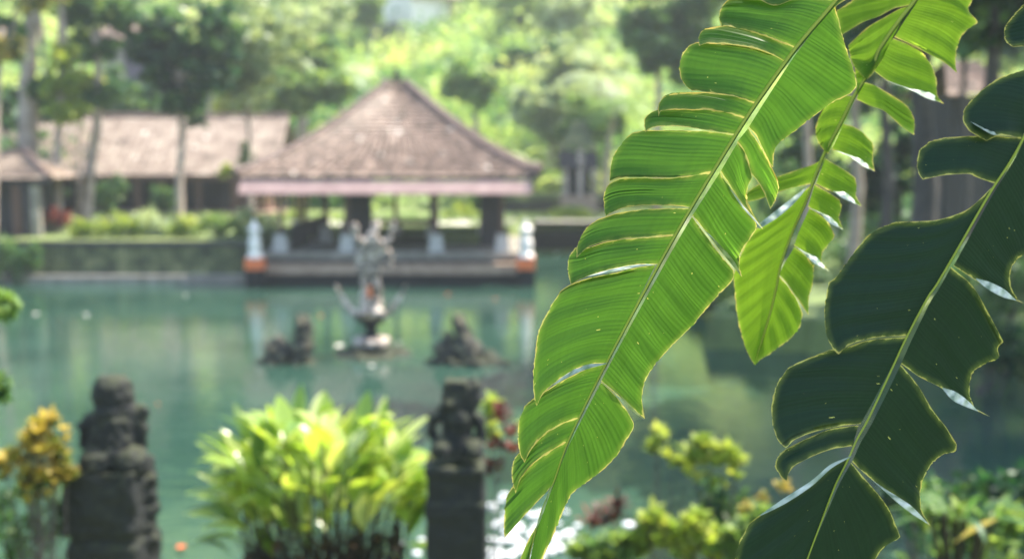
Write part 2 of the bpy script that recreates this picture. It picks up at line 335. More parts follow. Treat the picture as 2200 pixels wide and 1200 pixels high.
    for k in range(9): g.box(xl+.8+k*.22, xl+.86+k*.22, y0+.5, y0+.56, zE-1.15+.1*(k % 3), zE-.53)
    g.build('hanging_fringe', M['ochre'], t)
build_pavilion()
def boundary_post(px, Y, label):
    x = X(px, Y); z0 = Z(578, Y); t = thing('boundary_post', label, 'post', (x, Y, z0), 'white and orange posts at the corners of the pavilion')
    G().box(x-.34, x+.34, Y-.3, Y+.3, z0, z0+.42, .02, .02).build('plinth', M['orange'], t)
    G().lathe((x, Y, z0+.423), [(.3, 0), (.3, .1), (.22, .18), (.24, .6), (.17, .75), (.2, .95), (.26, 1.05), (.12, 1.2), (.05, 1.4)], 14).build('shaft', M['white'], t)
    G().box(x-.3, x+.3, Y-.25, Y+.25, -.8, z0-.003).build('footing', M['stone_dark'], t)
boundary_post(547, 41.6, 'white carved post with orange foot at the left corner of the pavilion')
boundary_post(1130, 41.6, 'white carved post with orange foot at the right corner of the pavilion')
# ------------------------------------------------------------------ other buildings
def long_building():
    Y = 60.5; t = thing('long_building', 'long low building with pale clay tile roof behind the trees', 'building', (X(250, Y), Y, 1.5))
    xa, xb = -36, X(622, Y+3); zE, zR = Z(376, Y-.8), Z(251, Y+4.5)
    g = G(); slope(g, (xa, Y-.8, zE), (xb, Y-.8, zE), (xb-.2, Y+4.5, zR), (xa, Y+4.5, zR), 110, 20, .15); slope(g, (xb, Y+10, zE), (xa, Y+10, zE), (xa, Y+4.5, zR), (xb-.2, Y+4.5, zR), 60, 10, .15)
    g.build('roof', M['tile_pale'], t); G().tube([(xa, Y+4.5, zR+.05), (xb-.2, Y+4.5, zR+.05)], .16, 8).build('ridge', M['ridge'], t)
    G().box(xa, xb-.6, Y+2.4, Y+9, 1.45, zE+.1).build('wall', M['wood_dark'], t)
    G().box(xb-2.6, xb-.7, Y+.3, Y+2.3, 1.45, zE-.05).build('side_wall', M['wood_brown'], t)
    G().box(xa, xb-.3, Y-.6, Y-.45, zE-.28, zE-.05).build('eave_board', M['wood_brown'], t)
    for px in (228, 300, 350, 430, 505):
        x = X(px, Y); G().box(x-.12, x+.12, Y-.3, Y-.06, 1.45, zE-.29).build('post', M['wood_brown'], t)
    G().box(xa, xb, Y-.7, Y+2.3, 1.5, 1.7).build('veranda_floor', M['stone_warm'], t)
long_building()
def small_shrine():
    Y = 46.5; xa, xb = X(-60, Y), X(118, Y); zE = Z(383, Y-1); zR = Z(325, Y+1)
    t = thing('small_building', 'small dark hut with grey tiled roof at the far left bank', 'building', ((xa+xb)/2, Y, 1.5))
    xm = X(20, Y); g = G(); slope(g, (xa-.3, Y-1.2, zE), (xb+.4, Y-1.2, zE), (xm+.2, Y+1.2, zR), (xm-.2, Y+1.2, zR), 30, 14, .1); slope(g, (xb+.4, Y-1.2, zE), (xb+.4, Y+3.4, zE), (xm+.2, Y+1.2, zR), (xm+.2, Y+1.2, zR), 20, 14, .1)
    slope(g, (xb+.4, Y+3.4, zE), (xa-.3, Y+3.4, zE), (xm-.2, Y+1.2, zR), (xm+.2, Y+1.2, zR), 30, 10, .1); slope(g, (xa-.3, Y+3.4, zE), (xa-.3, Y-1.2, zE), (xm-.2, Y+1.2, zR), (xm-.2, Y+1.2, zR), 20, 10, .1)
    r = g.build('roof', M['tile_pale'], t); G().tube([(xb+.4, Y-1.25, zE+.05), (xm+.2, Y+1.2, zR+.1), (xm-.2, Y+1.2, zR+.1), (xa-.3, Y-1.25, zE+.05)], .12, 8).build('ridge', M['ridge'], t)
    G().box(xa, xb-1.3, Y+.2, Y+3, 1.45, zE-.05).build('wall', M['wood_dark'], t)
    G().box(xa-.1, xb+.2, Y-1, Y-.8, zE-.25, zE-.03).build('eave_board', M['wood_dark'], t)
    for px, mt in ((40, 'wood_brown'), (62, 'wood_dark'), (80, 'concrete')):
        x = X(px, Y-.7); G().box(x-.16, x+.16, Y-.86, Y-.54, 1.45, zE-.26).build('post', M[mt], t)
small_shrine()
def hill_house():
    Y = 104; z0 = Z(84, Y); xa, xb = X(862, Y, 15), X(974, Y, 15); t = thing('white_house', 'white walled house high on the green hillside', 'house', ((xa+xb)/2, Y, z0))
    xa += .5; xb += .6; a_ = R(32); t.rotation_euler.z = a_*1.45
    G().box(xa, xb, Y, Y+4, z0-2, z0+4.2).build('wall', M['white'], t)
    g = G(); slope(g, (xa-.9, Y-1, z0+3.7), (xb+.7, Y-1, z0+3.7), (xb+.2, Y+3, z0+6.2), (xa-.2, Y+3, z0+6.2), 30, 8); slope(g, (xb+.7, Y+7, z0+3.7), (xa-.9, Y+7, z0+3.7), (xa-.2, Y+3, z0+6.2), (xb+.2, Y+3, z0+6.2), 30, 8)
    g.build('roof', M['tile_brown'], t); G().box(xb-.25, xb+.12, Y-.15, Y-.003, z0-1, z0+3.9).build('corner_post', M['stone_warm'], t)
    G().box(xa-1.2, xa-.003, Y+.4, Y+5, z0-2, z0+1.2).build('annex', M['concrete'], t)
hill_house()
def stone_gate():
    Y = 60; x = X(1243, Y); t = thing('stone_shrine', 'dark carved stone shrine tower right of the pavilion roof', 'shrine', (x, Y, 1.4))
    s = Y/F
    G().box(x-.95, x+.95, Y-.6, Y+.8, 1.35, Z(420, Y)).build('base', M['stone_warm'], t)
    for dx in (-.72, .05, .8): G().box(x+dx-.15, x+dx+.15, Y-.5, Y-.2, Z(420, Y)+.003, Z(362, Y)).build('pillar', M['stone_pale'], t)
    G().box(x-.6, x+.6, Y+.1, Y+.6, Z(420, Y)+.003, Z(362, Y)).build('back_panel', M['stone_dark'], t)
    g = G().box(x-1.1, x-.1, Y-.6, Y+.7, Z(362, Y)+.003, Z(322, Y), .08, .05); g.box(x+.25, x+1.0, Y-.6, Y+.7, Z(362, Y)+.003, Z(324, Y), .08, .05); g.build('top_block', M['wood_dark'], t)
    G().box(x-.1+.003, x+.247, Y-.5, Y+.6, Z(362, Y)+.003, Z(318, Y), .05, .05).build('central_block', M['stone_pale'], t)
    g = G(); 
    for k in range(4): g.box(x-.9+k*.17, x+.9-k*.17, Y-.5+k*.1, Y+.6-k*.1, Z(318, Y)+.003+k*.35, Z(318, Y)+.35+k*.35)
    g.build('stepped_crown', M['wall_moss'], t)
stone_gate()
Y = 63; t_ = thing('grey_house', 'pale grey gabled wall showing between the trees above the long roof', 'house', (X(285, 75), 75, 4.5))
xa, xb = X(225, 75, 9), X(352, 75, 9); G().box(xa, X(268, 75, 9), 75, 79, 3, Z(82, 75)).build('wall', M['concrete'], t_)
G().box(X(268, 75, 9)+.003, xb, 75.3, 80, 3, Z(90, 75)).build('side_wall', plain('violet_grey', (.12, .1, .13)), t_)
g = G(); slope(g, (xa-.5, 74.3, Z(86, 75)), (xb+.5, 74.3, Z(86, 75)), (xb, 77.5, Z(86, 75)+1.8), (xa, 77.5, Z(86, 75)+1.8), 20, 6); slope(g, (xb+.5, 80.6, Z(86, 75)), (xa-.5, 80.6, Z(86, 75)), (xa, 77.5, Z(86, 75)+1.8), (xb, 77.5, Z(86, 75)+1.8), 20, 6); g.build('roof', M['tile_brown'], t_)
t_ = thing('red_roofed_hut', 'hut with dusty pink roof behind the trunks at the upper right', 'building', (X(2090, 40), 40, 1.9))
xa, xb = X(2030, 40, 7), X(2150, 40, 7); G().box(xa+.4, xb, 40.5, 44, 1.5, Z(205, 40)).build('wall', M['wood_dark'], t_)
g = G(); slope(g, (xa, 39.8, Z(205, 40)), (xb+.8, 39.8, Z(205, 40)), (xb, 42.3, Z(130, 42)), (xa+.8, 42.3, Z(130, 42)), 30, 8); slope(g, (xb+.8, 45, Z(205, 40)), (xa, 45, Z(205, 40)), (xa+.8, 42.3, Z(130, 42)), (xb, 42.3, Z(130, 42)), 30, 8); g.build('roof', M['tile_brown'], t_)
# ------------------------------------------------------------------ fountain and stone figures in the pond
def fountain():
    Y = 27.6; s = Y/F*1.01; x = X(797, Y, 1)
    def q(px, py, dy=0): p = at(px, py, Y+dy); return (p[0], p[1], p[2])
    t = thing('fountain_statue', 'carved stone fountain figure with raised arms in the middle of the pond', 'fountain', (x, Y, 0))
    G().lathe((x, Y, -.8), [(1.1, 0), (1.05, .75), (.85, .86), (.4, .9)], 22).remeshed('rock_base', M['stone_dark'], t, .06, .12, 3)
    G().lathe((x, Y, Z(741, Y)), [(.42, 0), (.47, .04), (.47, .15), (.4, .2)], 20).build('pale_slab', M['stone_pale'], t)
    G().lathe((x, Y, Z(757, Y)-.1), [(.5, 0), (.42, .1), (.38, Z(741, Y)-Z(757, Y)+.097)], 20).build('pedestal', M['stone_dark'], t)
    G().lathe((x, Y, Z(722, Y)+.003), [(.2, 0), (.14, .15), (.16, .25), (.34, .38), (.42, .5), (.3, .55)], 18).build('bowl', M['stone_dark'], t)
    def horn(sgn):
        pts = [(797+sgn*10, 686), (797+sgn*32, 676), (797+sgn*50, 658), (797+sgn*64, 636), (797+sgn*76, 612)]
        G().tube([q(a, b, -.1) for a, b in pts], [.11, .1, .08, .055, .02], 10).build('water_spout', M['stone_pale'], t)
    horn(-1); horn(1)
    g = G(); T = g.tube
    for sx in (-1, 1):
        g.ball(q(797+sx*14, 672, -.12), (.17, .17, .14)); g.ball(q(797+sx*12, 650), (.15, .15, .18))
        T([q(797+sx*12, 655), q(797+sx*14, 625), q(797+sx*13, 600), q(797+sx*14, 575)], [.12, .1, .09, .1], 10)   # legs
        T([q(797+sx*14, 575), q(797+sx*15, 555), q(797+sx*12, 535)], [.09, .1, .12], 10)
    T([q(797, 590), q(797, 560), q(798, 530)], [.1, .12, .18], 10)
    T([q(778, 530), q(800, 522), q(826, 526)], [.1, .15, .1], 10); g.ball(q(783, 520, -.1), .12); g.ball(q(818, 524, -.1), .11)
    T([q(778, 526), q(766, 512), q(764, 494)], [.1, .07, .06], 8); g.ball(q(762, 490), (.11, .1, .12))
    T([q(828, 526), q(840, 508), q(842, 490)], [.09, .06, .05], 8); g.ball(q(846, 480), .08)
    T([q(826, 535), q(840, 552), q(834, 575)], [.09, .07, .07], 8); T([q(780, 535), q(768, 560), q(774, 585)], [.09, .07, .07], 8)
    g.ball(q(801, 508, -.05), (.14, .14, .16)); T([q(803, 500), q(808, 486), q(814, 472)], [.14, .1, .04], 8)
    g.remeshed('figure', M['stone_pale'], t, .035, .05, 7)
    G().box(q(782, 0)[0], q(793, 0)[0], Y-.22, Y-.15, Z(636, Y), Z(612, Y), .01).build('sash', M['orange'], t)
fountain()
def rock_pair(px, lumps, name, label):
    t = thing(name, label, 'statue', (X(px, 26.6, 0), 26.6, 0)); g = G(); r = G()
    for (a, b, rad, k) in lumps:
        p = at(a, b, 26.6); (g if k else r).ball(p, (rad*1.15, rad, rad*(1.25 if k else .6)))
    g.remeshed('figure', M['stone_warm'] if False else M['stone'], t, .04, .1, 6); r.remeshed('rock', M['stone_dark'], t, .06, .15, 4)
M['stone_tan'] = rock_mat('tan_stone', [(.42, (.015, .016, .018)), (.55, (.07, .065, .045)), (.72, (.36, .3, .18))], 5)
def pond_figure(px, top, body, rocks, label):
    Y = 26.4; t = thing('pond_statue', label, 'statue', (X(px, Y, 0), Y, 0)); g = G()
    for (a, b, rad) in body: g.ball(at(a, b, Y), (rad, rad*.9, rad*1.2))
    g.remeshed('figure', M['stone_tan'], t, .035, .07, 7); r = G()
    for (a, b, rx, rz) in rocks: r.ball(at(a, b, Y), (rx, rx*.8, rz))
    r.remeshed('rock', M['stone_dark'], t, .06, .15, 3)
pond_figure(650, 690, [(650, 694, .19), (657, 706, .18), (646, 722, .2), (652, 742, .24), (648, 762, .25)], [(645, 785, .5, .16)], 'small seated stone figure with mossy head left of the fountain')
pond_figure(600, 730, [(600, 738, .17), (588, 750, .2), (612, 752, .19), (600, 765, .26), (585, 768, .2)], [(595, 786, .55, .15)], 'low crouching stone figure on a dark rock, leftmost in the pond')
pond_figure(990, 690, [(986, 692, .17), (992, 704, .18), (996, 722, .23), (1000, 742, .28), (1008, 760, .34)], [(1015, 778, .75, .2), (1050, 782, .5, .12)], 'small dark stone figure on a broad rock right of the fountain')
pond_figure(958, 730, [(962, 724, .13), (958, 742, .17), (944, 750, .15), (975, 752, .16), (955, 762, .22)], [(955, 782, .45, .16)], 'squat stone animal with mossy head at the left foot of the right rock')
for i, (px, py, r_, mt, lb) in enumerate([(729, 746, .2, 'white', 'pale blossom cluster floating left of the fountain slab'), (858, 740, .09, 'white', 'small white spot floating right of the fountain slab'), (800, 790, .12, 'white', 'white blossom floating in front of the fountain base'),  # the small white spot shares the petal shape built below
        (963, 635, .14, 'orange', 'orange leaf floating near the pavilion right of the fountain'), (690, 682, .12, 'orange', 'brown orange leaf floating behind the left stone figures'), (1064, 645, .12, 'orange', 'dull orange leaf floating in front of the right boundary post'),
        (400, 637, .12, 'white', 'pale leaf floating below the far left wall'), (78, 678, .15, 'white', 'pale petal floating at the far left of the pond'), (186, 680, .14, 'white', 'second pale petal from the left on the pond'), (1195, 547, .22, 'white', 'white blossom floating far back by the pond edge wall'), (390, 1182, .1, 'orange', 'red fish shaped leaf floating right of the left guardian'), (340, 872, .05, 'orange', 'tiny dry leaf floating beside the left guardian')]):
    rr = ray(px, py); p = CAM+rr*(-5/rr[2]); g = G()
    for k in range(5):
        a = k*1.26+i; d = np.array([math.cos(a), math.sin(a), 0])*r_*.7; e = np.array([-math.sin(a), math.cos(a), 0])*r_*.3
        c0 = p+np.array([0, 0, .015]); g.add([c0, c0+d*.5+e+[0, 0, .04], c0+d+[0, 0, .05], c0+d*.5-e+[0, 0, .04]], [(0, 1, 2, 3)])
    o = g.build('floating_blossom' if mt == 'white' else 'floating_leaf', M[mt]); shift(o, p); tag(o, lb, 'blossom' if mt == 'white' else 'leaf')
# ------------------------------------------------------------------ guardian statues
def guardian_right():
    Y = 9.4; t = thing('guardian_statue', 'dark crouching guardian statue with curled headdress beside the bright green clump', 'statue', (X(980, Y, 1), Y, .5))
    q = lambda a, b, dy=0: at(a, b, Y+dy); s = 1/F*Y; g = G()
    g.ball(q(978, 862), (.12, .12, .13)); g.box(q(946, 0)[0], q(1004, 0)[0], Y-.1, Y+.12, Z(850, Y), Z(815, Y), .01, .02)
    g.tube([q(1000, 880), q(1014, 850), q(1018, 825), q(1012, 812)], [.09, .085, .07, .035], 10)
    g.ball(q(962, 868, -.09), (.05, .06, .04)); g.ball(q(955, 850, -.08), .03); g.ball(q(952, 880), .05)
    g.tube([q(985, 885), q(982, 930), q(982, 970)], [.12, .13, .15], 12)
    g.tube([q(950, 892), q(930, 900), q(925, 925), q(936, 945), q(955, 950)], [.055, .055, .05, .04, .045], 10)
    g.tube([q(1010, 888), q(1030, 905), q(1034, 935), q(1022, 955)], [.06, .06, .05, .05], 10)
    for a, b in ((948, 962), (1018, 965)): g.ball(q(a, b, -.12), (.09, .14, .09)); g.tube([q(a, b, -.2), q(a, 985, -.2)], [.06, .05], 8)
    g.ball(q(984, 905, -.1), (.1, .05, .09))
    g.remeshed('figure', M['stone_dark'], t, .012, .011, 20)
    zt = Z(988, Y); x = X(982, Y, 2); p = G(); w = .235
    p.box(x-.26, x+.24, Y-.26, Y+.26, zt-.07, zt); p.box(x-w, x+w, Y-w, Y+w, zt-.32, zt-.06); p.box(x-.255, x+.25, Y-.26, Y+.26, zt-.42, zt-.31); p.box(x-.25, x+.25, Y-.25, Y+.25, .2, zt-.4); p.box(x-.29, x+.27, Y-.29, Y+.29, .2, 1.35)
    p.remeshed('pedestal', M['stone_dark'], t, .02, .012, 9)
def guardian_left():
    Y = 9.0; t = thing('guardian_statue', 'tall dark mossy guardian statue at the left beside the yellow croton bush', 'statue', (X(245, Y, 1), Y, .5))
    q = lambda a, b, dy=0: at(a, b, Y+dy); g = G()
    g.lathe(q(243, 852), [(.17, 0), (.165, .06), (.145, .12), (.1, .17)], 14, 1, .9)
    g.ball(q(262, 885), (.13, .12, .14))
    g.ball(q(245, 860), (.165, .15, .14)); g.ball(q(238, 885, -.05), (.13, .12, .1))
    g.tube([q(250, 890), q(246, 930), q(245, 985)], [.18, .2, .24], 14)
    g.tube([q(205, 895), q(186, 915), q(186, 950), q(210, 965)], [.07, .08, .075, .07], 10)
    g.tube([q(285, 905), q(306, 885), q(312, 872)], [.075, .06, .045], 10); g.tube([q(285, 900), q(304, 925), q(300, 960), q(280, 975)], [.08, .075, .07, .06], 10)
    g.ball(q(210, 990, -.14), (.14, .16, .13)); g.ball(q(284, 992, -.12), (.14, .16, .13)); g.ball(q(305, 1005, 0), .07)
    g.remeshed('figure', M['stone_dark'], t, .014, .016, 18)
    x = X(245, Y, 2); zt = Z(1008, Y); p = G(); p.box(x-.3, x+.27, Y-.3, Y+.3, zt-.12, zt+.05); p.box(x-.31, x+.28, Y-.3, Y+.3, zt-.45, zt-.1); p.box(x-.27, x+.26, Y-.26, Y+.26, zt-.6, zt-.4); p.box(x-.28, x+.29, Y-.3, Y+.3, .2, zt-.55)
    for k in range(5): p.ball(q(322+random.uniform(-6, 10), 1030+k*32), .07)
    p.remeshed('pedestal', M['stone_dark'], t, .022, .03, 8)
guardian_right(); guardian_left()
# ------------------------------------------------------------------ trees
def tree(name, label, px, Y, crown, mat, trunk=None, tr=.2, leaf=.4, per=420, bark='bark_pale', cat='tree', group=None, n=30, base=None):
    """crown: list of (px, py, radius_px) at distance Y; trunk: list of pixel points"""
    b0 = (trunk or [(px, 460)])[0]; x = X(b0[0], Y, 2); z0 = float(height(x, Y)); z0 = max(z0, 0) if base is None else base
    t = thing(name, label, cat, (x, Y, z0), group); s = Y/F
    pts = [np.array([x, Y, z0-.2])]+[at(a, b, Y+.2*math.sin(i)) for i, (a, b) in enumerate((trunk or [(px, 460)])[1:], 1)]
    if len(pts) < 2: c = crown[0]; pts.append(at(c[0], c[1], Y))
    k = len(pts); g = G(); sm = []
    for i in range(k-1):
        for j in range(6): sm.append(pts[i]*(1-j/6)+pts[i+1]*(j/6))
    sm.append(pts[-1]); g.tube(sm, [tr*(1-.6*i/len(sm))*(1+.06*math.sin(i*2.3)) for i in range(len(sm))], 10)
    cs, rs = [], []
    for (a, b, r) in crown:
        c = at(a, b, Y); r = r*s
        g.tube([pts[-1] if len(pts) < 3 else pts[-1]*.6+pts[-2]*.4, (pts[-1]+c)/2+rng.normal(size=3)*.1*r, c], [tr*.4, tr*.25, tr*.08], 6)
        for _ in range(n):
            d = rng.normal(size=3); d /= np.linalg.norm(d); q = c+d*r*(.2+1.25*rng.random())*np.array([1.1, 1, .8]); cs.append(q); rr = r*rng.uniform(.14, .34); rs.append((rr, rr, rr*.6))
    g.build('trunk', M[bark], t, True); crown_mesh('crown', M[mat], t, cs, rs, per//8, leaf, jitter=.6)
    return t
tree('broadleaf_tree', 'dark layered tree with thin forked trunk in front of the long roof', 390, 51, [(390, 90, 60), (345, 140, 45), (450, 140, 52), (400, 210, 50), (470, 60, 45), (320, 70, 40)], 'f_dark', [(386, 470), (386, 380), (392, 290), (385, 230), (380, 150)], .2, .3, 520)
tree('broadleaf_tree', 'light green feathery crown to the right of the dark layered tree', 520, 55, [(520, 60, 70), (560, 140, 60), (500, 190, 50), (600, 60, 60)], 'f_grey', [(540, 470), (538, 330), (530, 200), (530, 100)], .13, .35, 420)
tree('broadleaf_tree', 'leaning tree with pinkish lower trunk at the left of the far bank', 180, 50, [(210, 110, 34), (215, 200, 26), (170, 20, 40), (245, 30, 40)], 'f_mid', [(178, 478), (190, 410), (196, 340), (208, 280), (212, 160), (205, 60)], .3, .28, 420)
tree('tall_tree', 'tall pale straight trunk rising at the far left above the hut', 62, 50, [(60, -80, 80), (15, 60, 30), (100, 190, 22)], 'f_mid', [(62, 450), (60, 300), (60, 180), (66, 60), (70, -60)], .5, .35, 300)
tree('tall_tree', 'slim pale trunk hung with yellowish creeper left of the leaning tree', 132, 49, [(130, -50, 80), (135, 120, 26), (128, 180, 30), (140, 240, 26)], 'f_yellow', [(125, 460), (122, 330), (132, 220), (128, 100), (135, -50)], .2, .3, 260)
tree('tall_tree', 'thin greenish stem between the pale trunk and the leaning tree', 172, 51, [(172, 90, 28), (178, 170, 24), (160, 230, 22)], 'f_yellow', [(168, 460), (170, 300), (176, 180), (182, 60)], .09, .28, 260)
tree('tall_tree', 'tree with golden hanging leaves in the upper left corner', 10, 44, [(12, 110, 26), (85, -10, 30)], 'f_gold', [(-20, 470), (-10, 250), (5, 60)], .2, .3, 240)
tree('broadleaf_tree', 'mid green bushy tree at the left edge above the small hut', 15, 60, [(10, 210, 45), (40, 250, 35), (120, 215, 45)], 'f_mid', [(10, 440), (12, 330), (10, 230)], .18, .35, 400)
tree('broadleaf_tree', 'blue green round tree above the left part of the long roof', 270, 68, [(270, 205, 50), (235, 190, 40), (310, 215, 35)], 'f_mid', [(265, 440), (268, 300), (270, 220)], .25, .4, 600)
HILL = [ # label, px, Y, crown, mat, leaf
 ('mid green tree near the top edge left of centre', 545, 84, [(540, 40, 50), (570, 80, 30)], 'f_mid'),
 ('pale feathery tree left of the hillside house', 690, 92, [(690, 30, 55), (640, 60, 45)], 'f_grey'),
 ('bright lime crown left of the pavilion roof peak', 655, 74, [(655, 110, 40), (680, 150, 30)], 'f_light'),
 ('light tree just left of the white hillside house', 800, 100, [(790, 20, 30), (750, 0, 38)], 'f_light'),
 ('dark tree just right of the white hillside house', 1040, 112, [(1040, 30, 45), (1010, 60, 22), (1060, 80, 25)], 'f_dark'),
 ('drooping blue green tree right of centre at the top edge', 1110, 100, [(1110, 10, 50), (1150, 50, 35)], 'f_light'),
 ('dark rounded bush half way up the slope right of the roof peak', 1130, 88, [(1120, 135, 32), (1170, 118, 22), (1080, 150, 22)], 'f_dark'),
 ('pale grey green tree on the slope left of the big leaf', 1240, 80, [(1240, 130, 60), (1290, 160, 55), (1200, 180, 45)], 'f_grey'),
 ('tall tree at the top edge left of the big leaf', 1260, 95, [(1255, 10, 55), (1210, 40, 35)], 'f_grey'),
 ('dark overhanging tree behind the upper tip of the big leaf', 1410, 60, [(1400, 50, 80), (1480, 20, 80), (1450, 120, 50)], 'f_mid'),
 ('pale yellow crown low on the slope left of the pavilion roof', 560, 70, [(560, 195, 35), (510, 215, 28)], 'f_yellow'),
 ('light green tree standing over the right end of the long roof', 640, 68, [(625, 215, 30), (660, 185, 35), (720, 190, 25)], 'f_light'),
 ('soft light tree above the right slope of the pavilion roof', 1020, 74, [(980, 170, 32), (1030, 190, 30)], 'f_light'),
 ('grey green tree left of the stone shrine', 1180, 70, [(1160, 225, 40), (1190, 270, 34)], 'f_grey'),
 ('light tree rising behind the stone shrine', 1270, 68, [(1290, 250, 48), (1240, 285, 22)], 'f_light'),
 ('bright slope tree beside the leaning creeper stems', 450, 78, [(440, 15, 50), (480, 110, 35)], 'f_light')]
for (lb, px, Y, cr, mt) in HILL:
    tree('hillside_tree', lb, px, Y, cr, mt, [(px, 460), (px+4, max(q[1] for q in cr)+40), (cr[0][0], cr[0][1]+20)], .22, .5, 420, 'bark_pale', n=34)
GROVE = [
 ('broad dark trunk in the shaded grove between the right hand leaves', 1985, 31, .42, [(1980, -40, 130), (1900, -30, 90)], 'f_dark'),
 ('slim brown trunk just right of the middle leaf', 1840, 34, .2, [(1800, -30, 100)], 'f_dark'),
 ('slender dark barked trunk just left of the broad grove trunk', 1905, 36, .22, [(1880, 60, 60)], 'f_mid'),
 ('dark trunk at the upper right beyond the shaded leaf', 2135, 28, .3, [(2140, -90, 150), (2230, -20, 90)], 'f_dark'),
 ('pale trunk seen left of the middle leaf', 1735, 42, .2, [(1700, -20, 110), (1640, 60, 60)], 'f_mid'),
 ('thin trunk close to the right edge of the grove', 2075, 38, .14, [(2090, 40, 60)], 'f_mid')]
for (lb, px, Y, r, cr, mt) in GROVE:
    tree('grove_tree', lb, px, Y, cr, mt, [(px-8, 600), (px+4, 400), (px-6, 200), (px+6, 20)], r, .4, 500, 'bark_dark' if r != .2 else 'bark_pale', n=34)
for lb, px, cr, mt in [('mid green thicket tree behind the slim trunk of the grove', 1760, [(1760, 250, 60), (1720, 330, 50), (1800, 150, 60)], 'f_mid'), ('dark thicket tree filling the back of the grove', 1930, [(1900, 200, 70), (1960, 320, 60), (1880, 380, 60)], 'f_dark'),
  ('lighter thicket tree by the pink roofed hut', 2080, [(2060, 320, 50), (2120, 400, 60), (2040, 60, 60)], 'f_mid'), ('light green low crown at the back of the grove', 1830, [(1830, 450, 50), (1880, 470, 40), (1760, 440, 45)], 'f_light'), ('dark crown at the far right of the grove', 2190, [(2180, 250, 70), (2200, 420, 70), (2170, 100, 70)], 'f_dark')]:
    tree('grove_tree', lb, px, 50 if 'hut' not in lb else 47, cr, mt, [(px, 600), (px, 400), (px+5, 300)], .2, .35, 420, 'bark_dark')
def shade_tree(label, x, y, H, r):  # canopy trees out of view, added to shade the right bank
    z0 = float(height(x, y)); t = thing('grove_tree', label, 'tree', (x, y, z0)); G().tube([(x, y, z0-.3), (x+.2, y, z0+H*.4), (x-.2, y+.2, H*.8)], [.5, .4, .2], 10).build('trunk', M['bark_dark'], t, True)
    cs = [np.array([x, y, H])+rng.normal(size=3)*[r*.5, r*.5, r*.22] for _ in range(46)]; crown_mesh('crown', M['f_dark'], t, cs, [(r*.3, r*.3, r*.17)]*46, 330, .55)
shade_tree('unseen tall canopy tree added to shade the right bank of the pond', 15.5, 25, 14, 6.5); shade_tree('unseen tall canopy tree beyond the right edge, added for shade over the near bank', 12.5, 18.5, 12, 4.5)
# ------------------------------------------------------------------ broad-leaved clumps (banana plants, lilies)
def paddle(V, Fq, rn, base, dirv, length, width, droop, seg=7, fold=.25, stalk=.2, val=.5):
    """one arching paddle leaf appended to lists"""
    b = len(V); d = np.array(dirv, float); d /= np.linalg.norm(d); side = np.cross(d, [0, 0, 1.]); side /= np.linalg.norm(side)+1e-9
    p = np.array(base, float); step = length/seg; prev = None
    for i in range(seg+1):
        u = i/seg; w = 0.012 if u < stalk else width*math.sin(math.pi*min(1, max(0, (u-stalk)/(1-stalk)))**.8)**.75*.5+.004
        nrm = np.cross(side, d); V += [p-side*w+nrm*w*fold, p, p+side*w+nrm*w*fold]; rn += [val+.08, val-.05, val+.08]
        if i: a = b+3*(i-1); Fq += [(a, a+1, a+4, a+3), (a+1, a+2, a+5, a+4)]
        d = d+np.array([0, 0, -droop/seg]); d /= np.linalg.norm(d); p = p+d*step
def paddle_plant(name, label, cat, base, h, spread, nl, length, width, mat, droop=1., group=None, stem=None, upright=.9, nst=0):
    t = thing(name, label, cat, base, group); V, Fq, rn = [], [], []; g = G()
    for k in range(nl):
        a = rng.uniform(0, 2*math.pi); rr = spread*math.sqrt(rng.random()); hz = h*(rng.uniform(.35, 1.)*(1-.35*(rr/spread)**2) if spread > .3 else rng.uniform(.8, 1.))
        b = np.array(base)+[math.cos(a)*rr, math.sin(a)*rr*.6, hz*.62]; out = np.array([math.cos(a), math.sin(a), 0])*(.25+.9*rr/spread)*rng.uniform(.5, 1.2)
        paddle(V, Fq, rn, b, out+[rng.normal()*.15, rng.normal()*.15, upright*rng.uniform(.5, 1.3)], length*rng.uniform(.7, 1.2), width*rng.uniform(.7, 1.2), droop*rng.uniform(.5, 1.4), val=float(np.clip(rng.normal(.5, .22), .05, .95)))
        if nst == 0 or k < nst: g.tube([np.array(base)+[math.cos(a)*rr*.55, math.sin(a)*rr*.35, -.1], b], [.035 if length > 1 else .012]*2, 5)
    mk('foliage', localise(np.array(V), t), np.array(Fq), M[mat], t, {'rnd': np.clip(rn, 0, 1)}, True); g.build('stems', stem or M['f_dry'], t)
    return t
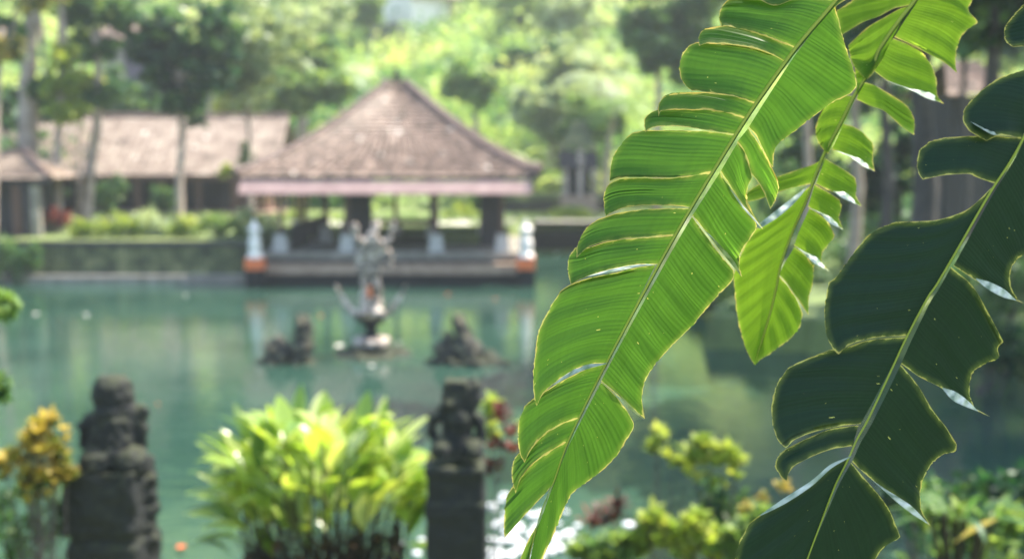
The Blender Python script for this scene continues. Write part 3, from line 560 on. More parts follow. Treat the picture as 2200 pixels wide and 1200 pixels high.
# the bright clump in the foreground
Y = 10.2; xc = X(700, Y, 1)
def lily_clump():
    t = thing('lily_clump', 'big bright yellow green broad-leaved clump at the water edge between the guardians', 'plant', (xc, Y, .4)); V, Fq, rn = [], [], []; st = G(); s = Y/F
    for k in range(340):
        u = rng.uniform(-1, 1); top = 1000-165*math.sqrt(max(0, 1-abs(u)**2.4))*rng.uniform(-.1, 1.); px = 695+u*200; py = top+45+rng.uniform(0, 80)
        if rng.random() < .3: py += rng.uniform(20, 100)
        dy = rng.uniform(-.55, .75); b = at(px, py, Y+dy)
        out = np.array([u*.9+rng.normal()*.4, rng.normal()*.45, rng.uniform(.5, 1.3)])
        paddle(V, Fq, rn, b, out, rng.uniform(.32, .56), rng.uniform(.11, .19), rng.uniform(.2, 1.3), seg=6, stalk=.12, val=float(np.clip(rng.normal(.5, .25), .03, .98)))
        if k % 3 == 0: foot = np.array([xc+(b[0]-xc)*.55, Y+dy*.5, .35]); st.tube([foot+rng.normal(size=3)*[.1, .1, 0], (foot+b)/2+rng.normal(size=3)*.06, b], [.013, .01, .007], 5)
    mk('foliage', localise(np.array(V), t), np.array(Fq), M['f_lily'], t, {'rnd': np.clip(rn, 0, 1)}, True); g = st.build('stems', M['f_dry'], t)
    V, Fq, rn = [], [], []
    for k in range(420):
        b = [xc+rng.uniform(-.66, .66), Y+rng.uniform(-.4, .4), rng.uniform(.4, 1.45)]; paddle(V, Fq, rn, b, [rng.normal(), rng.normal()-.3, rng.uniform(-.6, .8)], rng.uniform(.2, .4), .07, 1.5, val=rng.random()**2)
    mk('dry_leaves', localise(np.array(V), t), np.array(Fq), M['f_dry'], t, {'rnd': np.clip(rn, 0, 1)}, True)
lily_clump()
def shrub(name, label, blobs, Y, mat, leaf, per, cat='shrub', group=None, stem=True, flat=.9, asp=.5, inner='f_dark', grounded=True):
    a0 = blobs[0]; x = X(a0[0], Y, 1.5); z0 = float(height(x, Y)); z0 = z0 if z0 > 0 else .3
    t = thing(name, label, cat, (x, Y, z0), group); s = Y/F; cs, rs = [], []
    for (a, b, r) in blobs:
        c = at(a, b, Y)
        for _ in range(16): d = rng.normal(size=3); d /= np.linalg.norm(d); cs.append(c+d*r*s*1.05*rng.random()**.4*np.array([1.15, 1, .95])); q_ = r*s*rng.uniform(.16, .4); rs.append((q_, q_, q_*1.2))
    crown_mesh('foliage', M[mat], t, cs, rs, max(3, per//16), leaf, flat=flat, asp=asp)
    if stem:
        g = G()
        for (a, b, r) in blobs: 
            c = at(a, b, Y); 
            for k in range(3): g.tube([np.array([x+rng.normal()*.1*r*s*4, Y+rng.normal()*.05, z0-.1]), (c+np.array([x, Y, z0]))/2+rng.normal(size=3)*.04, c+rng.normal(size=3)*r*s*.4], [.012+r*s*.03, .01+r*s*.02, .004], 5)
        g.build('stems', M['bark_dark'], t)
    return t
def rosette_bush(name, label, blobs, Y, mat, ln, nper=9, k=7, cat='shrub', wr=.36):
    a0 = blobs[0]; x = X(a0[0], Y, 1.5); z0 = float(height(x, Y)); z0 = z0 if z0 > 0 else .3; s = Y/F
    t = thing(name, label, cat, (x, Y, z0)); V, Fq, rn = [], [], []; g = G()
    for (a, b, r) in blobs:
        for _ in range(nper):
            d = rng.normal(size=3); d /= np.linalg.norm(d); c = at(a, b, Y)+d*r*s*(.3+.75*rng.random()); vv = float(np.clip(rng.normal(.55, .22), .05, .95)); tilt = rng.normal(size=3)*.35+[0, 0, 1]
            for j in range(k):
                q = 6.28*j/k+rng.random(); paddle(V, Fq, rn, c, tilt+np.array([math.cos(q), math.sin(q), 0])*rng.uniform(.4, 1.1), ln*rng.uniform(.6, 1.2), ln*wr, rng.uniform(.1, .9), 4, .3, .1, float(np.clip(vv+rng.normal()*.1, 0, 1)))
            if rng.random() < .15: g.tube([np.array([x+(c[0]-x)*.4, Y, z0-.1]), (c+np.array([x, Y, z0]))/2+rng.normal(size=3)*.04, c], [.007, .005, .004], 5)
    mk('foliage', localise(np.array(V), t), np.array(Fq), M[mat], t, {'rnd': np.clip(rn, 0, 1)}, True); g.build('stems', M['bark_dark'], t)
# near shrubs
rosette_bush('croton_bush', 'golden yellow croton bush in the lower left corner', [(90, 945, 50), (50, 985, 45), (120, 985, 40), (20, 1000, 50), (140, 1025, 22), (90, 920, 30), (60, 1040, 40), (110, 1030, 35)], 8.6, 'f_gold', .1, 22)
shrub('leafy_shrub', 'dark thin shrub under the golden croton at the lower left', [(60, 1080, 60), (110, 1130, 60), (30, 1150, 60), (0, 1100, 50)], 8.9, 'f_mid', .07, 260)
shrub('leafy_sprig', 'small green sprig reaching in at the left edge', [(-4, 640, 18), (4, 655, 9)], 7.0, 'f_light', .1, 130, stem=False)
shrub('leafy_sprig', 'lower green sprig at the left edge beside the pond', [(-8, 822, 16), (-8, 840, 10)], 7.0, 'f_mid', .09, 110, stem=False)
rosette_bush('croton_bush', 'red and pink croton plant right of the right guardian statue', [(1085, 915, 28), (1060, 960, 22), (1095, 960, 25), (1075, 890, 18), (1060, 1010, 18)], 10.2, 'f_rust', .13, 4, 6)
rosette_bush('leafy_shrub', 'yellow green shrub behind the shoulder of the right guardian statue', [(1055, 905, 20), (1060, 945, 18), (1130, 935, 30), (1055, 870, 8)], 10.6, 'f_yellow', .12, 6)
rosette_bush('croton_bush', 'bright yellow croton bush right of the big leaf tip', [(1545, 975, 32), (1500, 985, 28), (1540, 1020, 48), (1510, 960, 16), (1575, 990, 20)], 10.4, 'f_yellow', .11, 15)
rosette_bush('croton_bush', 'loose yellow sprig left of the bright yellow croton bush', [(1420, 945, 28), (1400, 965, 15), (1450, 985, 28), (1475, 1010, 24)], 10.6, 'f_yellow', .11, 8)
shrub('leafy_shrub', 'dark green shrub under the bright yellow croton bush', [(1545, 1070, 42), (1520, 1110, 45), (1575, 1100, 40)], 10.5, 'f_mid', .1, 220)
rosette_bush('red_plant', 'dull red spiky plant below the big leaf', [(1290, 1110, 26), (1268, 1120, 22), (1318, 1105, 18), (1325, 1085, 8)], 10.6, 'f_rust', .17, 4, 6, wr=.2)
rosette_bush('leafy_shrub', 'low yellow green shrub at the bottom edge under the red plant', [(1290, 1185, 40), (1250, 1190, 35), (1340, 1180, 40)], 9.6, 'f_light', .12, 30)
rosette_bush('leafy_shrub', 'low sunlit shrub at the bottom edge below the yellow croton bush', [(1430, 1150, 40), (1480, 1170, 45), (1400, 1120, 26), (1530, 1170, 40), (1370, 1175, 30), (1490, 1130, 24)], 9.6, 'f_yellow', .12, 30)
rosette_bush('leafy_shrub', 'low light green shrub at the bottom edge left of the shaded leaf', [(1600, 1150, 42), (1570, 1185, 40), (1640, 1120, 25)], 9.5, 'f_light', .12, 30)
rosette_bush('flower_bush', 'peach flowered bush left of the shaded leaf', [(1605, 1095, 22), (1640, 1075, 14), (1595, 1110, 12), (1685, 1050, 16)], 10.0, 'f_gold', .07, 7)
rosette_bush('leafy_shrub', 'shaded green shrub in the lower right corner', [(2000, 1110, 60), (2060, 1150, 60), (2150, 1120, 50), (2120, 1180, 60)], 8.6, 'f_light', .16, 12)
shrub('leafy_shrub', 'dark shaded bush behind the lower right corner plants', [(1960, 1060, 50), (2080, 1060, 45), (2190, 1060, 60), (2000, 1170, 80), (2180, 1180, 70)], 9.6, 'f_dark', .1, 420)
t_ = paddle_plant('arching_plant', 'plant with arching green and yellow blades at the lower right', 'plant', tuple(at(2060, 1190, 8.2)), .5, .25, 16, .42, .05, 'f_mid', 1.6)
V, Fq, rn = [], [], []; paddle(V, Fq, rn, at(2050, 1165, 8.0), at(2150, 1090, 8.0)-at(2050, 1165, 8.0), .36, .08, .3, val=.75); o = mk('yellow_leaf', localise(np.array(V), t_), np.array(Fq), M['f_gold'], t_, {'rnd': np.clip(rn, 0, 1)}, True)
# far bank shrubs
FAR = [('pale yellow green hedge bush at the foot of the leaning tree', [(175, 490, 22), (215, 492, 25)], 45.2, 'f_yellow'), ('light rounded bush second along the far left bank', [(255, 482, 28), (290, 490, 22)], 45.4, 'f_yellow'),
 ('pale tall bush left of the layered tree trunk', [(320, 470, 28), (345, 492, 20)], 45.6, 'f_grey'), ('bright lime bush right of the layered tree trunk', [(405, 490, 24), (380, 497, 14)], 45.2, 'f_yellow'), ('pale bush left of the white corner post', [(460, 478, 26), (495, 488, 26)], 45.4, 'f_light'),
 ('whitish green bush behind the left corner post', [(530, 482, 30), (580, 490, 25)], 46, 'f_grey'), ('tall green bush inside the dark openings of the long building', [(352, 412, 22), (350, 435, 18)], 57, 'f_mid'), ('bluish bush beside the leaning trunk', [(235, 400, 28), (225, 430, 24)], 55, 'f_mid'),
 ('dark bush low at the far left corner of the pond', [(20, 560, 45), (60, 545, 28)], 42.2, 'f_mid'), ('small conical bush at the left end of the pavilion eave', [(530, 330, 12), (530, 345, 14), (528, 315, 6)], 56, 'f_mid'), ('lime bush under the left eave corner of the pavilion', [(485, 365, 13)], 56, 'f_yellow'),
 ('red leaved shrub by the small hut', [(110, 465, 16), (135, 470, 14)], 47, 'f_red'), ('bright bush seen through the middle of the pavilion', [(985, 465, 28), (1020, 470, 25), (955, 472, 20)], 57, 'f_yellow'), ('bright bush seen through the left posts of the pavilion', [(640, 470, 22), (725, 478, 22)], 56, 'f_yellow'),
 ('lime hedge bush left of the clipped round bush', [(1160, 490, 22), (1130, 495, 15)], 58, 'f_yellow'), ('dark low hedge below the clipped round bush', [(1215, 508, 22), (1260, 510, 20), (1170, 512, 18)], 56.5, 'f_dark'), ('pale bush on the right bank beside the middle leaf', [(1640, 655, 38), (1590, 680, 30), (1680, 690, 35)], 29.5, 'f_light'),
 ('dark overhanging bush at the right bank waterline', [(1620, 720, 40), (1700, 725, 45), (1770, 730, 40)], 28.9, 'f_dark'), ('pale green bush among the trunks of the shaded grove', [(1860, 530, 35), (1830, 570, 30), (1900, 560, 35)], 36, 'f_light'), ('low sunlit bush behind the hanging tip of the middle leaf', [(1540, 620, 40), (1500, 660, 28)], 34, 'f_light'),
 ('green bush right of the slim trunk in the grove', [(1670, 380, 40), (1650, 430, 30)], 44, 'f_mid'), ('dim green bush at the right edge of the grove', [(2140, 650, 50), (2190, 600, 60), (2120, 560, 40)], 24, 'f_mid'), ('dark bush at the water edge on the far right', [(2130, 740, 60), (2200, 760, 60)], 22, 'f_dark')]
for (lb, bl, Y, mt) in FAR: shrub('bush', lb, bl, Y, mt, .2 if Y > 30 else .15, 520)
x = X(1225, 57); t_ = thing('topiary_bush', 'clipped round lime topped bush right of the pavilion', 'bush', (x, 57, 1.2))
crown_mesh('foliage', M['f_yellow'], t_, [at(1225, 455, 57)+[0, 0, -.05], at(1210, 460, 57), at(1240, 460, 57)], [(.8, .8, .35)]*3, 900, .14); crown_mesh('lower_foliage', M['f_dark'], t_, [at(1225, 485, 57)], [(.75, .7, .75)], 1800, .16); G().tube([(x, 57, 1.), (x, 57, 2)], .1, 8).build('stem', M['bark_dark'], t_)
# banana plants and palms on the slope
BAN = [('banana plant with shiny pale leaves right of the pavilion roof', 1075, 66, 5), ('banana plant just right of the shiny pale one', 1115, 67, 4.6), ('banana plant close behind the right slope of the pavilion roof', 1020, 66, 5.2), ('low banana plant by the right eave of the pavilion', 1140, 64, 3.2), ('banana plant with drooping leaves left of the pavilion roof', 700, 68, 5), ('banana plant above the left slope of the pavilion roof', 735, 71, 6)]
M['f_shiny'] = foliage('shiny_banana_foliage', [(0, (.1, .2, .05)), (.5, (.25, .36, .12)), (1, (.5, .58, .3))], .5, .25, 1.)
for lb, px, Y, h in BAN:
    x = X(px, Y, 6); z0 = float(height(x, Y)); t = thing('banana_clump', lb, 'banana plant', (x, Y, z0)); V, Fq, rn = [], [], []
    for k in range(16): a = rng.uniform(0, 6.28); paddle(V, Fq, rn, (x+.3*math.cos(a), Y+.3*math.sin(a), z0+h*rng.uniform(.35, .6)), [math.cos(a)*.7, math.sin(a)*.7, 1], rng.uniform(1.6, 2.6), rng.uniform(.5, .75), 1.8, 8, .3, .15, float(np.clip(rng.normal(.55, .25), 0, 1)))
    mk('foliage', localise(np.array(V), t), np.array(Fq), M['f_shiny'], t, {'rnd': np.clip(rn, 0, 1)}, True); G().tube([(x, Y, z0-.3), (x+.1, Y, z0+h*.6)], [.2, .12], 8).build('stem', M['f_light'], t)
def palm(lb, px, py, Y, r, mat):
    c = at(px, py, Y); x = c[0]-.5; z0 = float(height(x, Y)); t = thing('palm_tree', lb, 'palm tree', (x, Y, z0)); V, Fq, rn = [], [], []
    G().tube([(x, Y, z0-.3), (x+.1, Y, (z0+c[2])/2), tuple(c)], [.25, .18, .14], 8).build('trunk', M['bark_pale'], t)
    for k in range(22):
        a = k*2.4; el = rng.uniform(.1, 1.1); d = np.array([math.cos(a), math.sin(a), el]); d /= np.linalg.norm(d); p = c.copy(); ln = r*rng.uniform(.8, 1.1); vv = rng.uniform(.3, .8)
        for i in range(14):
            d = d+[0, 0, -.13]; d /= np.linalg.norm(d); p = p+d*ln/14; sd = np.cross(d, [0, 0, 1]); sd /= np.linalg.norm(sd)+1e-9; L_ = ln*.28*math.sin(math.pi*(i+2)/17)
            for sg in (-1, 1):
                e = sd*sg*L_+d*L_*.4+np.array([0, 0, -L_*.35]); b = len(V); V += [p, p+e*.5+d*.06, p+e, p+e*.5-d*.06]; rn += [vv]*4; Fq.append((b, b+1, b+2, b+3))
    mk('crown', localise(np.array(V), t), np.array(Fq), M[mat], t, {'rnd': np.clip(rn, 0, 1)})
palm('greyish palm on the slope left of the big leaf', 1290, 170, 70, 3.2, 'f_grey'); palm('lower palm near the top of the stone shrine', 1320, 225, 66, 2.6, 'f_light'); palm('small palm crown left of the pavilion roof peak', 745, 150, 76, 2.6, 'f_grey'); palm('palm crown above the right slope of the pavilion roof', 1215, 215, 72, 2.6, 'f_grey')
# hillside vegetation, one uncountable mass
def mass(name, n, xr, yr, leaf, mat, cl=26, rad=1.3, lift=.6, keep=None):
    cx = rng.uniform(*xr, n); cy = yr[0]+(yr[1]-yr[0])*rng.random(n); cz = height(cx, cy)
    C = []; rn = []
    for x, y, z in zip(cx, cy, cz):
        k = noise.noise(Vector((x*.12, y*.12, 3.)))*.5+.5; r = rad*rng.uniform(.5, 1.4); d = rng.normal(size=(cl, 3)); d /= np.linalg.norm(d, axis=1)[:, None]; C.append(np.array([x, y, z+r*lift])+d*r*np.array([1, 1, .9])*rng.random((cl, 1))**.4); rn.append(np.clip(rng.normal(k*1.6-.3, .13, cl), 0, 1))
    C = np.concatenate(C); V, Fq = leafquads(C, leaf, .6, .55); return tag(mk(name, V, Fq, M[mat], None, {'rnd': np.repeat(np.concatenate(rn), 4)}), None, None, None, 'stuff')
M['f_hill'] = foliage('hillside_foliage', [(0, (.04, .15, .07)), (.2, (.14, .3, .11)), (.5, (.34, .48, .2)), (1, (.62, .66, .34))], .55)
mass('hillside_foliage', 5200, (-55, 50), (66, 128), .6, 'f_hill', 30, 1.5)
mass('ridge_wood', 900, (-80, 75), (122, 142), 1.2, 'f_hill', 60, 5, 1.2)
mass('right_bank_undergrowth', 900, (9, 30), (20, 64), .3, 'f_mid', 30, .6)
mass('left_slope_wood', 700, (-50, -24), (20, 66), .6, 'f_mid', 40, 2.2, 1.)
mass('far_bank_grass', 1200, (-22, 9), (53, 60), .12, 'f_light', 14, .18, .4)
def mg(): pass
# white stones added in place of water glints at the pond edge
g = 0
M['glint_stone'] = rock_mat('glint_white', [(.3, (.75, .75, .74)), (.6, (.85, .85, .85)), (.8, (.88, .88, .88))], 9, .12, .1)
GLINTS = [(1075, 1075, .05), (1085, 1105, .045), (1060, 1130, .05), (1100, 1140, .06), (1075, 1165, .05), (1120, 1170, .06), (1050, 1185, .05), (1095, 1195, .05), (1140, 1150, .05), (1160, 1120, .04), (1180, 1180, .06), (1210, 1150, .05), (1150, 1195, .05), (1215, 1100, .04), (1240, 1130, .045), (1350, 1130, .075), (1475, 1140, .05), (862, 1170, .045), (905, 1160, .04), (895, 1190, .05), (800, 1160, .035), (1130, 1100, .035), (1060, 1095, .03), (1200, 1125, .035)]
GLINTS += [(float(a), float(b), float(c)) for a, b, c in zip(rng.normal(1130, 55, 60), 1205-np.abs(rng.normal(0, 60, 60)), rng.uniform(.03, .075, 60))]
adj = ['smooth', 'wet', 'chalky', 'rounded', 'bright', 'gleaming', 'small', 'pale']
for i, (px, py, r) in enumerate(GLINTS):
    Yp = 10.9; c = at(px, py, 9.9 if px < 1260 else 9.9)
    # glint stand-ins lie on the water or bank: intersect the view ray with the bank height
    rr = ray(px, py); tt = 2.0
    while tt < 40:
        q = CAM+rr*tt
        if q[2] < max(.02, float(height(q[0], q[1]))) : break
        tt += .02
    gg = G().ball(q+[0, 0, r*.3], (r*1.2, r, r*.6), 6); o = gg.build('glint_stone', M['glint_stone']); shift(o, q); tag(o, 'white added stone standing in for a water glint at the near edge', 'glint_stone', 'added white stones standing in for water glints')
# ------------------------------------------------------------------ the banana plant in the foreground
def leaf_mat(name, dark, lite, tcol, trans, speck=1.):
    m, t, o = newmat(name); uv = N(t, 'ShaderNodeUVMap', uv_map='UVMap'); sx = N(t, 'ShaderNodeSeparateXYZ'); L(t, uv.outputs[0], sx.inputs[0])
    def mth(op, a, b=None, c=None, cl=False):
        n = N(t, 'ShaderNodeMath', operation=op, use_clamp=cl)
        for i, q in enumerate((a, b, c)):
            if q is None: continue
            if isinstance(q, (int, float)): n.inputs[i].default_value = q
            else: L(t, q, n.inputs[i])
        return n.outputs[0]
    def nz(su, sv, sc=1., det=2., z=0.):
        cb = N(t, 'ShaderNodeCombineXYZ'); L(t, mth('MULTIPLY', sx.outputs[0], su), cb.inputs[0]); L(t, mth('MULTIPLY', sx.outputs[1], sv), cb.inputs[1]); cb.inputs[2].default_value = z
        n = N(t, 'ShaderNodeTexNoise', i_Scale=sc, i_Detail=det); L(t, cb.outputs[0], n.inputs[0]); return n.outputs[0], cb.outputs[0]
    v1, _ = nz(260, 3., 1., 2.); v2, _ = nz(75, 2., 1., 2., 5.); v3, _ = nz(9, 9, 1., 3., 9.); cr, _ = nz(3, 130, 1., 1., 2.)
    wob, _ = nz(28, 4, 1., 2., 7.); sn = mth('SINE', mth('ADD', mth('MULTIPLY', sx.outputs[0], 980.), mth('MULTIPLY', wob, 26.))); vein = mth('MULTIPLY', mth('POWER', mth('MULTIPLY_ADD', sn, .5, .5), 6.), mth('MULTIPLY_ADD', v1, 1.6, -.15, True))
    big = mth('POWER', mth('SUBTRACT', 1., mth('MULTIPLY', mth('ABSOLUTE', mth('SUBTRACT', v2, .5)), 9.), None, True), 2.)
    fac = mth('ADD', mth('MULTIPLY', vein, .2), mth('MULTIPLY', big, .2)); fac = mth('ADD', fac, mth('MULTIPLY', mth('SUBTRACT', v3, .2), .55)); fac = mth('ADD', fac, mth('MULTIPLY', mth('SUBTRACT', cr, .5), .35), None, True)
    # pale specks and dark specks
    vp = N(t, 'ShaderNodeTexVoronoi', i_Scale=110.); L(t, uv.outputs[0], vp.inputs[0]); vs = N(t, 'ShaderNodeSeparateXYZ'); L(t, vp.outputs['Color'], vs.inputs[0])
    rad = mth('MULTIPLY', mth('POWER', vs.outputs[0], 9.), .13*speck); sp = mth('LESS_THAN', vp.outputs['Distance'], rad)
    vd = N(t, 'ShaderNodeTexVoronoi', i_Scale=26.); mp = N(t, 'ShaderNodeMapping'); mp.inputs['Location'].default_value = (3.3, 1.7, 0); L(t, uv.outputs[0], mp.inputs[0]); L(t, mp.outputs[0], vd.inputs[0]); vds = N(t, 'ShaderNodeSeparateXYZ'); L(t, vd.outputs['Color'], vds.inputs[0])
    dk = mth('LESS_THAN', vd.outputs['Distance'], mth('MULTIPLY', mth('POWER', vds.outputs[1], 6.), .07*speck))
    rim = N(t, 'ShaderNodeAttribute', attribute_name='rim'); rn_, _ = nz(60, 60, 1., 3., 1.)
    rw = mth('MULTIPLY', mth('POWER', rn_, 3.), .0085); rimf = mth('LESS_THAN', rim.outputs['Fac'], rw)
    soft = mth('SUBTRACT', 1., mth('DIVIDE', rim.outputs['Fac'], .012), None, True); soft = mth('MULTIPLY', mth('POWER', soft, 2.), mth('MULTIPLY', mth('POWER', rn_, 2.), .9))
    def mix(f, a, b):
        n = N(t, 'ShaderNodeMixRGB')
        for i, q in enumerate((f, a, b)):
            if isinstance(q, tuple): n.inputs[i].default_value = (*q, 1)
            elif isinstance(q, float): n.inputs[i].default_value = q
            else: L(t, q, n.inputs[i])
        return n.outputs[0]
    c = mix(fac, dark, lite); c = mix(soft, c, (.35, .42, .08)); scr = mth('GREATER_THAN', nz(260, 60, 1., 1., 11.)[0], .79); sp = mth('MAXIMUM', sp, scr); c = mix(sp, c, (.6, .55, .15)); c = mix(rimf, c, mix(nz(40, 40, 1., 2., 4.)[0], (.3, .2, .06), (.65, .6, .16))); c = mix(dk, c, (.01, .012, .01))
    tc = mix(fac, tuple(q*.72 for q in tcol), tuple(min(1, q*1.35) for q in tcol)); tc = mix(soft, tc, (.75, .8, .12)); tc = mix(sp, tc, (.7, .62, .15)); tc = mix(rimf, tc, mix(nz(40, 40, 1., 2., 4.)[0], (.4, .26, .06), (.85, .8, .22))); tc = mix(dk, tc, (.005, .006, .005))
    bp = N(t, 'ShaderNodeBump', i_Strength=.25, i_Distance=.001); L(t, mth('ADD', mth('MULTIPLY', sn, .3), mth('MULTIPLY', v2, 2.)), bp.inputs['Height'])
    p = N(t, 'ShaderNodeBsdfPrincipled', i_Roughness=.42); p.inputs['Specular IOR Level'].default_value = .35 if speck == 1. else .16; L(t, c, p.inputs['Base Color']); L(t, bp.outputs[0], p.inputs['Normal'])
    tr = N(t, 'ShaderNodeBsdfTranslucent'); L(t, tc, tr.inputs[0]); L(t, bp.outputs[0], tr.inputs['Normal']); mx = N(t, 'ShaderNodeMixShader', i_0=trans); L(t, p.outputs[0], mx.inputs[1]); L(t, tr.outputs[0], mx.inputs[2]); L(t, mx.outputs[0], o.inputs[0])
    return m
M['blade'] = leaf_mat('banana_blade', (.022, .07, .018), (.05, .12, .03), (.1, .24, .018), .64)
M['blade_shaded'] = leaf_mat('banana_blade_shaded', (.01, .022, .016), (.014, .032, .021), (.022, .062, .02), .3, .8)  # copy of the blade with the right leaf's shade put into its colour
def waxy_mat():
    m, t, o = newmat('waxy_leaf_edge'); uv = N(t, 'ShaderNodeUVMap', uv_map='UVMap'); mp = N(t, 'ShaderNodeMapping'); mp.inputs['Scale'].default_value = (5, .8, 1); mp.inputs['Rotation'].default_value = (0, 0, .5); L(t, uv.outputs[0], mp.inputs[0]); n = N(t, 'ShaderNodeTexNoise', i_Scale=1., i_Detail=4.); L(t, mp.outputs[0], n.inputs[0])
    c = ramp(t, n.outputs[0], [(.32, (.08, .15, .07)), (.5, (.3, .35, .27)), (.68, (.48, .52, .45))]); p = N(t, 'ShaderNodeBsdfPrincipled', i_Roughness=.38); L(t, c, p.inputs['Base Color']); L(t, p.outputs[0], o.inputs[0]); return m
M['waxy'] = waxy_mat(); M['blade_young'] = leaf_mat('banana_blade_young', (.05, .12, .02), (.09, .17, .035), (.22, .38, .02), .7, .7)
def rib_mat():
    m, t, o = newmat('midrib'); a = N(t, 'ShaderNodeAttribute', attribute_name='side'); c = ramp(t, a.outputs['Fac'], [(.0, (.42, .5, .08)), (.55, (.5, .5, .1)), (.72, (.08, .15, .03)), (1, (.05, .11, .03))])
    p = N(t, 'ShaderNodeBsdfPrincipled', i_Roughness=.6); p.inputs['Specular IOR Level'].default_value = .2; L(t, c, p.inputs['Base Color']); tr = N(t, 'ShaderNodeBsdfTranslucent'); L(t, c, tr.inputs[0]); mx = N(t, 'ShaderNodeMixShader', i_0=.45); L(t, p.outputs[0], mx.inputs[1]); L(t, tr.outputs[0], mx.inputs[2]); L(t, mx.outputs[0], o.inputs[0]); return m
M['rib'] = rib_mat()
def crom(pts, n, params=None):
    """smooth curve through pts at given params (0..1 by arc length)"""
    pts = np.array(pts, float)
    if len(pts) == 2: q = np.linspace(0, 1, n) if params is None else params; return pts[0]+(pts[1]-pts[0])*q[:, None]
    ext = np.vstack([2*pts[0]-pts[1], pts, 2*pts[-1]-pts[-2]]); out = []
    for i in range(1, len(ext)-2):
        p0, p1, p2, p3 = ext[i-1:i+3]
        for u in np.linspace(0, 1, 12, endpoint=False):
            c = .5*((2*p1)+(-p0+p2)*u+(2*p0-5*p1+4*p2-p3)*u*u+(-p0+3*p1-3*p2+p3)*u**3); l = p1+(p2-p1)*u; out.append(c*.75+l*.25)
    out.append(pts[-1]); out = np.array(out); d = np.concatenate([[0], np.cumsum(np.linalg.norm(np.diff(out, axis=0), axis=1))]); d /= d[-1]
    q = np.linspace(0, 1, n) if params is None else params
    return np.stack([np.interp(q, d, out[:, 0]), np.interp(q, d, out[:, 1])], 1)
class Leaf:
    def __init__(s, parent, rib, d0, tilt, xt, V, blade, label=None, lead=None, ribw=(7, 2)):
        s.par = parent; s.rib = crom(rib, 200); s.d0 = d0; s.tilt = tilt; s.xt = xt; s.V = V; s.mat = blade; s.k = d0/F
        s.root = thing('leaf', None, None, (0, 0, 0)); s.root.parent = parent; s.root.location = -Vector(parent.location)
        if label: s.root['label'] = label
        # midrib
        n = len(s.rib); g = []; f = []; side = []; K = 10
        rw = np.linspace(ribw[0], ribw[1], n)
        cen = [s.p3(a, b, 0, -.002) for a, b in s.rib]
        if lead is not None: 
            L_ = [np.array(q) for q in lead]; L_.append(cen[0]); ext = []
            for i in range(len(L_)-1):
                for u in np.linspace(0, 1, 8, endpoint=False): ext.append(L_[i]*(1-u)+L_[i+1]*u)
            ext = np.array(ext); 
            for _ in range(3): ext[1:-1] = (ext[:-2]+ext[2:]+2*ext[1:-1])/4
            cen = list(ext)+cen; rw = np.concatenate([np.linspace(16, ribw[0], len(ext)), rw])
        cen = np.array(cen); n = len(cen)
        for i in range(n):
            d = cen[min(i+1, n-1)]-cen[max(i-1, 0)]; d /= np.linalg.norm(d); v = FW; a = np.cross(d, v); a /= np.linalg.norm(a); c = np.cross(a, d)
            for j in range(K): q = 2*math.pi*j/K; g.append(cen[i]+(a*math.cos(q)+c*math.sin(q)*.9)*rw[i]*s.k); side.append(.5+.5*math.cos(q))
        for i in range(n-1):
            for j in range(K): f.append((i*K+j, i*K+(j+1) % K, (i+1)*K+(j+1) % K, (i+1)*K+j))
        mk('midrib', np.array(g), np.array(f), M['rib'], s.root, {'side': side}, True)
    def p3(s, px, py, sd, off=0.):
        """pixel -> world on the leaf's own tilted, folded surface"""
        return P(px, py, s.d0+s.tilt*(py-600)*s.k+s.xt*(px-s.rib[100][0])*s.k+off)
    def lobe(s, A, B, Mg, ns=34, nt_=44, curl=.008, lift=.006, mat=None, wav=.0006):
        A = np.array(A, float); B = np.array(B, float)
        ext = lambda m: np.unique(np.concatenate([np.linspace(0, 1, m), [.008, .02, .035, .965, .98, .992]]))
        S, T = ext(ns), ext(nt_); a = crom(A, 0, S); b = crom(B, 0, S); Mc = crom([A[-1]]+[np.array(q, float) for q in Mg]+[B[-1]], 0, T)
        Mc = Mc+rng.normal(size=Mc.shape)*.8*np.sin(np.pi*T)[:, None]**.3; ra = A[0]; rb = B[0]; ia = np.argmin(np.hypot(*(s.rib-ra).T)); ib = np.argmin(np.hypot(*(s.rib-rb).T))
        rr = crom(s.rib[min(ia, ib):max(ia, ib)+1:max(1, abs(ib-ia)//12)] if abs(ia-ib) > 3 else [ra, rb], 0, T)
        if ia > ib: rr = rr[::-1]
        rr = rr + (ra-rr[0])*(1-T)[:, None] + (rb-rr[-1])*T[:, None]
        n, m = len(S), len(T); Sx = S[:, None, None]; Tx = T[None, :, None]
        G_ = (1-Tx)*a[:, None]+Tx*b[:, None]+(1-Sx)*rr[None]+Sx*Mc[None]-((1-Sx)*(1-Tx)*ra+Sx*(1-Tx)*A[-1]+(1-Sx)*Tx*rb+Sx*Tx*B[-1])
        bd = np.concatenate([crom(A, 160), crom(B, 160), crom([A[-1]]+[np.array(q, float) for q in Mg]+[B[-1]], 240)])
        bdr = bd[np.min(np.hypot(bd[:, None, 0]-s.rib[None, :, 0], bd[:, None, 1]-s.rib[None, :, 1]), 1) > 5]
        V, uv, rim = [], [], []; ua = ia/200*1.1; ub = ib/200*1.1; ph = rng.uniform(0, 6); wl = max(np.hypot(*(A[-1]-A[0])), 60)*s.k
        for i in range(n):
            for j in range(m):
                px, py = G_[i, j]; sv, tv = S[i], T[j]
                dist = np.min(np.hypot(*(s.rib-(px, py)).T))*s.k
                off = s.V*dist-lift*tv*min(1, sv*3)+curl*(tv**6)*sv**2*-1+wav*min(1, sv*2.5)*math.sin(tv*abs(ub-ua)*150+ph+sv*1.5)+.9*dist*dist
                V.append(s.p3(px, py, sv, off)); uv.append((ua+(ub-ua)*tv, sv*wl)); rim.append(float(np.min(np.hypot(*(bdr-(px, py)).T)))*s.k)
